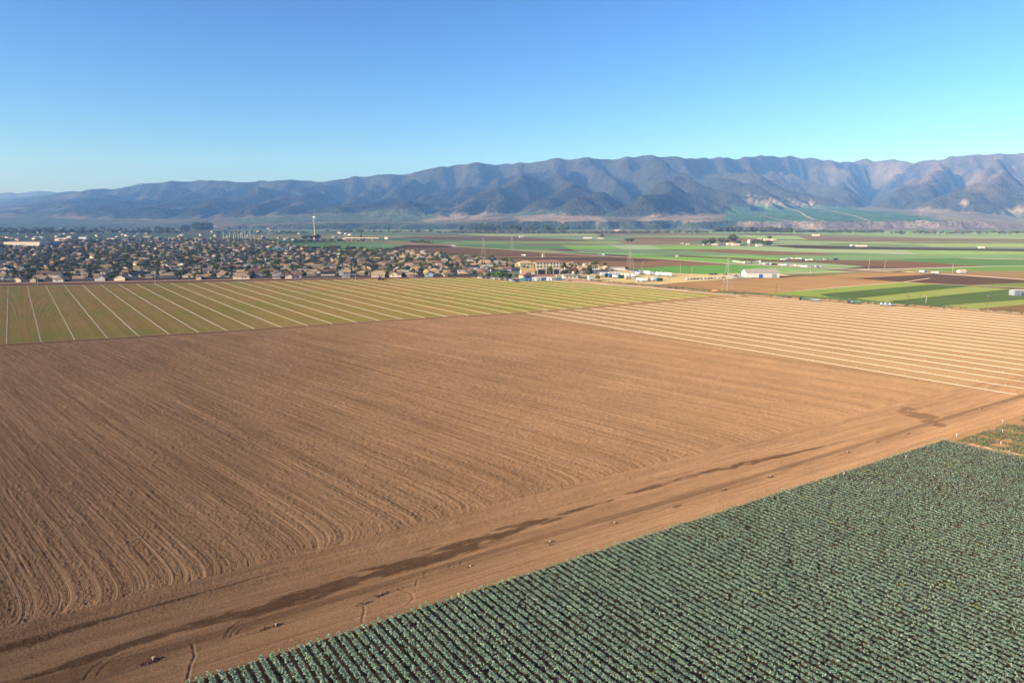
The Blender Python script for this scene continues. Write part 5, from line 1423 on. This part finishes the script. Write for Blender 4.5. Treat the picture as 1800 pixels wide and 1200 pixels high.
# highway bridge
x_, y_ = G(637, 424)
br = link('overpass', None, None, (x_, y_, 0), .02)
link('deck', MB().box(-45, 45, -6, 6, 7.5, 9).box(-45, 45, -6.3, -6, 8.2, 10).mesh('deck', [WALLM['cream']]), br)
for a in (-28, -9, 9, 28): link('pier', MB().box(a - .8, a + .8, -4.5, 4.5, 0, 7.497).mesh('pier', [WALLM['tan']]), br)
tag(br, 'pale concrete highway overpass beyond the green field', 'overpass')

# ------------------------------------------------------------------ irrigation pipes
def clip_line(bx, by, D, ok):
    ts = np.arange(-60, 560, 1.5); inside = [ok(bx + D[0] * q, by + D[1] * q) for q in ts]
    best = None; st_ = None
    for q, i in zip(ts, inside + [False]):
        if i and st_ is None: st_ = q
        if not i and st_ is not None:
            if best is None or q - st_ > best[1] - best[0]: best = (st_, q)
            st_ = None
    if st_ is not None and (best is None or ts[-1] - st_ > best[1] - best[0]): best = (st_, ts[-1])
    return best
rt = ([p[0] for p in ROADTOP], [p[1] for p in ROADTOP]); ef = ([p[0] for p in EFAR], [p[1] for p in EFAR])
riser_me = MB().tube([(0, 0, .1), (0, 0, .7)], .028, 5).tube([(-.08, 0, .7), (.08, 0, .74)], .035, 5).mesh('sprinkler', [M_PIPE])
def pipe(bx, by, D, t0, t1, rad, lab, group, nr=0):
    pts = []
    n = max(2, int((t1 - t0) / 9.1))
    for i in range(n + 1):
        q = t0 + (t1 - t0) * i / n
        j = random.uniform(-.12, .12)
        pts.append((D[0] * q - D[1] * j, D[1] * q + D[0] * j, rad + .06))
    r = link('irrigation_pipe', None, None, (bx, by, 0))
    link('tube', MB().tube(pts, rad, 5).mesh('pipe_tube', [M_PIPE]), r)
    if nr:
        for i in range(1, n):
            link('sprinkler', riser_me, r, (pts[i][0], pts[i][1], 0))
            if i > nr: break
    tag(r, lab, 'irrigation pipe', group)
k = 0
for (bx, by) in PIPES_L:
    D = -DL
    c = clip_line(bx, by, D, lambda x, y: y > np.interp(x, *rt) + 4.5 and y < np.interp(x, *ef) - 1.5 and x > -.84 * y)
    if not c or c[1] - c[0] < 12: continue
    k += 1
    pipe(bx, by, D, c[0], c[1], .06, f'thin white irrigation pipe across the olive crop field, {ordinal(k)} from the left', 'pipes across the olive crop field', 0)
k = 0
vg = ([p[0] for p in VERGE], [p[1] for p in VERGE])
for (bx, by) in PIPES_R:
    c = clip_line(bx, by, DR, lambda x, y: toST(x, y)[1] > (28.5 if x < 150 else 13.5) and y < np.interp(x, *vg) - 10 and x < .86 * y)
    if not c or c[1] - c[0] < 12: continue
    k += 1
    pipe(bx, by, DR, max(c[0], .5), c[1], .07 if k > 3 else .06, f'white irrigation pipe across the pale bare field, {ordinal(k)} counted from the near brown field', 'pipes across the pale bare field', 60 if k < 5 else 0)

# ------------------------------------------------------------------ crops as leaves
def leaf_mass(name, base, th, size, h, mats, mi, label, cat, tilt=.8, curl=True):
    """base (n,2), per leaf rotation th, size, height -> bent leaves (two quads each)"""
    n = len(base); g = np.random.default_rng(5)
    az = g.random(n) * 2 * pi; el = g.uniform(-.1, tilt, n)
    d = np.stack([np.cos(az) * np.cos(el), np.sin(az) * np.cos(el), np.sin(el)], -1)
    sdv = np.stack([-np.sin(az), np.cos(az), g.normal(size=n) * .35], -1)
    p0 = np.stack([base[:, 0], base[:, 1], h], -1)
    s_ = size[:, None]
    p1 = p0 + d * s_ * .55; d2 = d.copy(); d2[:, 2] -= .75
    p2 = p1 + d2 * s_ * .45
    w = s_ * .30
    V = np.stack([p0 - sdv * w * .5, p0 + sdv * w * .5, p1 + sdv * w, p1 - sdv * w, p2 + sdv * w * .7, p2 - sdv * w * .7], 1).reshape(-1, 3)
    i = np.arange(n)[:, None] * 6
    F = np.concatenate([i + np.array([0, 1, 2, 3]), i + np.array([3, 2, 4, 5])])
    me = mesh_np(name, V, F, False, mats, np.concatenate([mi, mi]))
    return tag(link(name, me), label, cat, None, 'stuff')
def crop_leafmat(name, c, c2):
    m = Mat(name)
    n = m.noise(.16, 3); n2 = m.noise(2.5, 2)
    col = m.mix(n.ss(.4, .65), c, c2)
    return m.principled(m.scale(col, n2.ss(.25, .75, .8, 1.2)), .62, 0, None, .3)
CL = [crop_leafmat('crop_leaf_blue_green', (.165, .245, .140), (.145, .215, .13)), crop_leafmat('crop_leaf_pale', (.34, .42, .26), (.29, .37, .23)), crop_leafmat('crop_leaf_deep', (.07, .11, .05), (.06, .095, .05)), crop_leafmat('crop_leaf_yellow', (.24, .27, .07), (.20, .24, .06)), crop_leafmat('crop_leaf_purple', (.15, .13, .12), (.16, .15, .13))]
def broccoli():
    g = np.random.default_rng(99)
    th = R(-54.5); a = np.array([cos(th), sin(th)]); b = np.array([-a[1], a[0]])
    sp = 1.33
    P = []
    bmin, bmax = 0, 0
    cor = [ST(-30, 0), ST(215, 0), (200, 80), (-10, 40)]
    bb = [c[0] * b[0] + c[1] * b[1] for c in cor]
    rows = np.arange(math.floor(min(bb) / sp), math.ceil(max(bb) / sp) + 1)
    bound_r = G(1668, 776); bd = np.array(G(1800, 805)) - np.array(bound_r); bd /= np.linalg.norm(bd)
    for r_ in rows:
        m = 5200
        al = np.linspace(-160, 240, m) 
        for side in (-.185, .185):
            off = b[None] * (r_ * sp + side + g.normal(size=m)[:, None] * .04 + .05 * np.sin(al[:, None] / 9 + r_))
            q = al[:, None] * a[None] + off
            x, y = q[:, 0], q[:, 1]
            s, t = toST(x, y)
            edge = .45 + .45 * g.random() + .25 * np.sin(s * .8)
            k = (t < edge) & (y > 68) & (np.abs(x) < .86 * y + 6) & (t > -140)
            rb = (x - bound_r[0]) * (-bd[1]) + (y - bound_r[1]) * bd[0]
            k &= rb < -.3
            k &= g.random(m) < (.40 if side else 1)
            P.append(np.stack([x[k], y[k], np.full(k.sum(), r_), t[k]], -1))
    P = np.concatenate(P)
    n0 = len(P)
    rp = 5
    dist = np.hypot(P[:, 0], P[:, 1])
    reps = np.where(dist < 125, 9, np.where(dist < 170, 7, 5))
    Q = np.repeat(P, reps, axis=0); n = len(Q)
    miss = fbm(Q[:, 0], Q[:, 1], 2.2, 401, 2)
    keep = miss > .09
    Q = Q[keep]; n = len(Q)
    big = fbm(Q[:, 0], Q[:, 1], 18, 402, 3)
    off = np.clip(g.normal(size=(n, 2)) * .075, -.17, .17)
    hh = np.clip(.62 - (np.hypot(off[:, 0], off[:, 1])) * .9, .2, .65) * (.68 + .34 * g.random(n)) * (.88 + .28 * big) 
    size = g.uniform(.10, .24, n)
    yel = np.clip((Q[:, 3] + 3.2) / 4, 0, 1) * .22 + (fbm(Q[:, 0], Q[:, 1], 4, 403, 2) > .80) * .35 + .035
    c = g.random(n)
    mi = np.select([c < yel, c < yel + .34, c < yel + .34 + .22, c < yel + .34 + .22 + .06], [3, 1, 2, 4], 0)
    print('leaves', n)
    leaf_mass('broccoli_crop', Q[:, :2] + off, None, size, hh, CL, mi, 'dense rows of blue green broccoli plants in the near right corner', 'crop')
broccoli()
def seedlings():
    g = np.random.default_rng(98)
    B0 = np.array(G(1668, 776)); bd = np.array(G(1800, 805)) - B0; bd /= np.linalg.norm(bd); nb_ = np.array([-bd[1], bd[0]])
    Q = []
    for i in range(1, 75):
        w = i * .51 * 1.6 
        if i in (1, 2, 3, 14, 15, 29, 30): dens = .25
        else: dens = 1
        m = int(1700 * dens)
        al = g.uniform(-20, 140, m)
        q = B0 + bd * al[:, None] + nb_ * (w + g.normal(size=m)[:, None] * .16)
        t = toST(q[:, 0], q[:, 1])[1]
        k = (t < -1.2 - .6 * g.random(m)) & (q[:, 0] < .86 * q[:, 1] + 4) & (vnoise(q[:, 0], q[:, 1], 4, 410) > .22)
        Q.append(q[k])
    Q = np.concatenate(Q); n = len(Q)
    mats = [crop_leafmat('seedling_leaf', (.20, .23, .08), (.17, .20, .06)), crop_leafmat('seedling_leaf_dark', (.07, .10, .04), (.08, .11, .04))]
    leaf_mass('seedling_crop', Q, None, g.uniform(.22, .42, n), g.uniform(.08, .2, n), mats, (g.random(n) < .4).astype(int), 'sparse low green plants on bare soil at the right edge', 'crop')
    for i, (w, t0, t1) in enumerate(((2.0, 4, 60), (14.6, 9, 60))):
        base = B0 + nb_ * w
        pipe(base[0], base[1], bd, t0, t1, .03, ['white irrigation pipe nearest the broccoli rows', 'white irrigation pipe deeper in the sparse green plot'][i], 'pipes in the sparse green plot', 8)
seedlings()

# ------------------------------------------------------------------ weeds, stakes and soil heaps
def shrub_proto(seed, w, h, n, q):
    V = crown_np(seed, w, h, -.1, n, q, 4)
    return mesh_np('shrub_foliage', V, quads(n), False, [LEAF['olive']])
SH = [shrub_proto(31, 2.6, 1.7, 90, .45), shrub_proto(32, 3.6, 2.1, 120, .5), shrub_proto(33, 1.9, 1.2, 60, .4)]
sg = np.random.default_rng(55)
vp = [np.array(p) for p in VERGE[:-1]]
segl = [np.linalg.norm(b_ - a_) for a_, b_ in zip(vp[:-1], vp[1:])]
tot = sum(segl)
items = sorted(sg.random(130))
for i, q in enumerate(items):
    d0 = q * tot; j = 0
    while d0 > segl[j] and j < len(segl) - 1: d0 -= segl[j]; j += 1
    p = vp[j] + (vp[j + 1] - vp[j]) * d0 / segl[j]
    nn = np.array([-(vp[j + 1] - vp[j])[1], (vp[j + 1] - vp[j])[0]]) / segl[j]
    p = p + nn * sg.uniform(-5.5, 6.5) * (.5 if q < .1 else 1)
    o = link('shrub', SH[i % 3], None, (p[0], p[1], .1), sg.random() * 6, sg.uniform(.35, .85))
    m_ = str(sg.choice(['olive', 'grey green', 'brownish', 'dark green'], p=[.28, .32, .32, .08]))
    setmat(o, LEAF[m_])
    tag(o, f'{m_} shrub on the weedy verge, {ordinal(i + 1)} from the trailer yard end', 'shrub', 'shrubs along the weedy verge')
def verge_weeds():
    g = np.random.default_rng(56); n = 26000
    j = g.choice(len(segl), n, p=np.array(segl) / tot); q = g.random(n)
    A_ = np.array(vp)[j]; B_ = np.array(vp)[j + 1]
    p = A_ + (B_ - A_) * q[:, None]; d = (B_ - A_) / np.array(segl)[j][:, None]
    nn = np.stack([-d[:, 1], d[:, 0]], -1)
    p = p + nn * (g.uniform(-6.5, 7.5, n) * np.where(p[:, 0] < 90, .4, 1))[:, None]
    k = fbm(p[:, 0], p[:, 1], 6, 420, 3) > .52
    p = p[k]; n = len(p)
    leaf_mass('verge_weeds', p, None, g.uniform(.4, .8, n), g.uniform(.03, .25, n), [LEAF['olive'], leafmat('dry_grass', (.36, .27, .16)), LEAF['brownish']], g.choice(3, n, p=[.17, .58, .25]), 'dry low weeds covering the verge beside the pale field', 'weeds', 1.2)
verge_weeds()
M_CLOD = Mat('clods'); M_CLODm = M_CLOD.diffuse(M_CLOD.scale(alb((160, 116, 84)), M_CLOD.noise(5, 3).ss(.3, .7, .75, 1.15)), 1.0)
def heap(px, py, s_, lab, riser):
    g = np.random.default_rng(int(px))
    x, y = G(px, py)
    r = link('soil_heap', None, None, (x, y, 0), A_ROAD + .05, s_)
    V = []; 
    b = MB()
    for i in range(26):
        cx, cy = g.normal() * .75, g.normal() * .26; q = g.uniform(.07, .2)
        z = max(0, .22 - .12 * abs(cx)) * g.random()
        pts = [Vector(v) for v in [(1, 0, 0), (-1, 0, 0), (0, 1, 0), (0, -1, 0), (0, 0, 1), (0, 0, -1)]]
        pts = [(cx + p.x * q * g.uniform(.7, 1.3), cy + p.y * q * g.uniform(.7, 1.3), z + p.z * q * g.uniform(.7, 1.2) + .05) for p in pts]
        b.add(pts, [(0, 2, 4), (2, 1, 4), (1, 3, 4), (3, 0, 4), (2, 0, 5), (1, 2, 5), (3, 1, 5), (0, 3, 5)])
    link('clods', b.mesh('clods', [M_CLODm]), r)
    if riser:
        link('valve_pipe', MB().tube([(.1, 0, 0), (.1, 0, .55)], .09, 8).tube([(-.12, 0, .5), (.32, 0, .5)], .06, 6).mesh('valve_pipe', [PAINT['yellow'] if riser == 2 else WALLM['cream']]), r)
    tag(r, lab, 'soil heap')
for i, (px, py, s_, rs) in enumerate([(268, 1161, 1.5, 1), (258, 1164, 1.0, 0), (484, 1100, 1.1, 1), (465, 1105, .9, 0), (640, 1060, 1.0, 0), (668, 1046, 1.0, 1), (680, 1041, .8, 0), (826, 996, 1.0, 1), (966, 954, 1.3, 1), (1080, 920, 1.0, 1), (1190, 889, 1.0, 0), (1272, 861, 1.0, 2), (1353, 838, 1.0, 1), (1424, 814, 1.0, 0), (1489, 795, 1.1, 1), (1543, 777, .9, 0), (1597, 762, 1.0, 0), (1640, 747, 1.0, 1), (1722, 720, 1.1, 1), (1758, 708, .8, 1)]):
    heap(px, py, s_ * .72, f'{"clods with a pale valve pipe" if rs else "bare heap of clods"} on the dirt road berm, {ordinal(i + 1)} from the near end', rs)
def stake(px, py, h, c, lab):
    x, y = G(px, py)
    r = link('stake', None, None, (x, y, 0)); link('post', MB().box(-.03, .03, -.03, .03, -.2, h).mesh('stake_post', [M_WHITE]), r)
    link('flag', MB().box(.032, .2, -.015, .015, h - .2, h - .05).mesh('flag', [PAINT[c]]), r)
    tag(r, lab, 'stake')
for px, py, c, lb in [(1483, 833, 'white', 'white flagged stake at the edge of the broccoli left of the corner'), (1592, 803, 'white', 'white flagged stake among the broccoli near the upper corner'), (1681, 764, 'white', 'white stake at the corner of the sparse green plot'), (1762, 757, 'white', 'white stake inside the sparse green plot'), (1759, 778, 'yellow', 'yellow flagged stake at the lower part of the sparse green plot'), (1762, 740, 'white', 'white stake at the top edge of the sparse green plot')]:
    stake(px, py + 3, .9, c, lb)
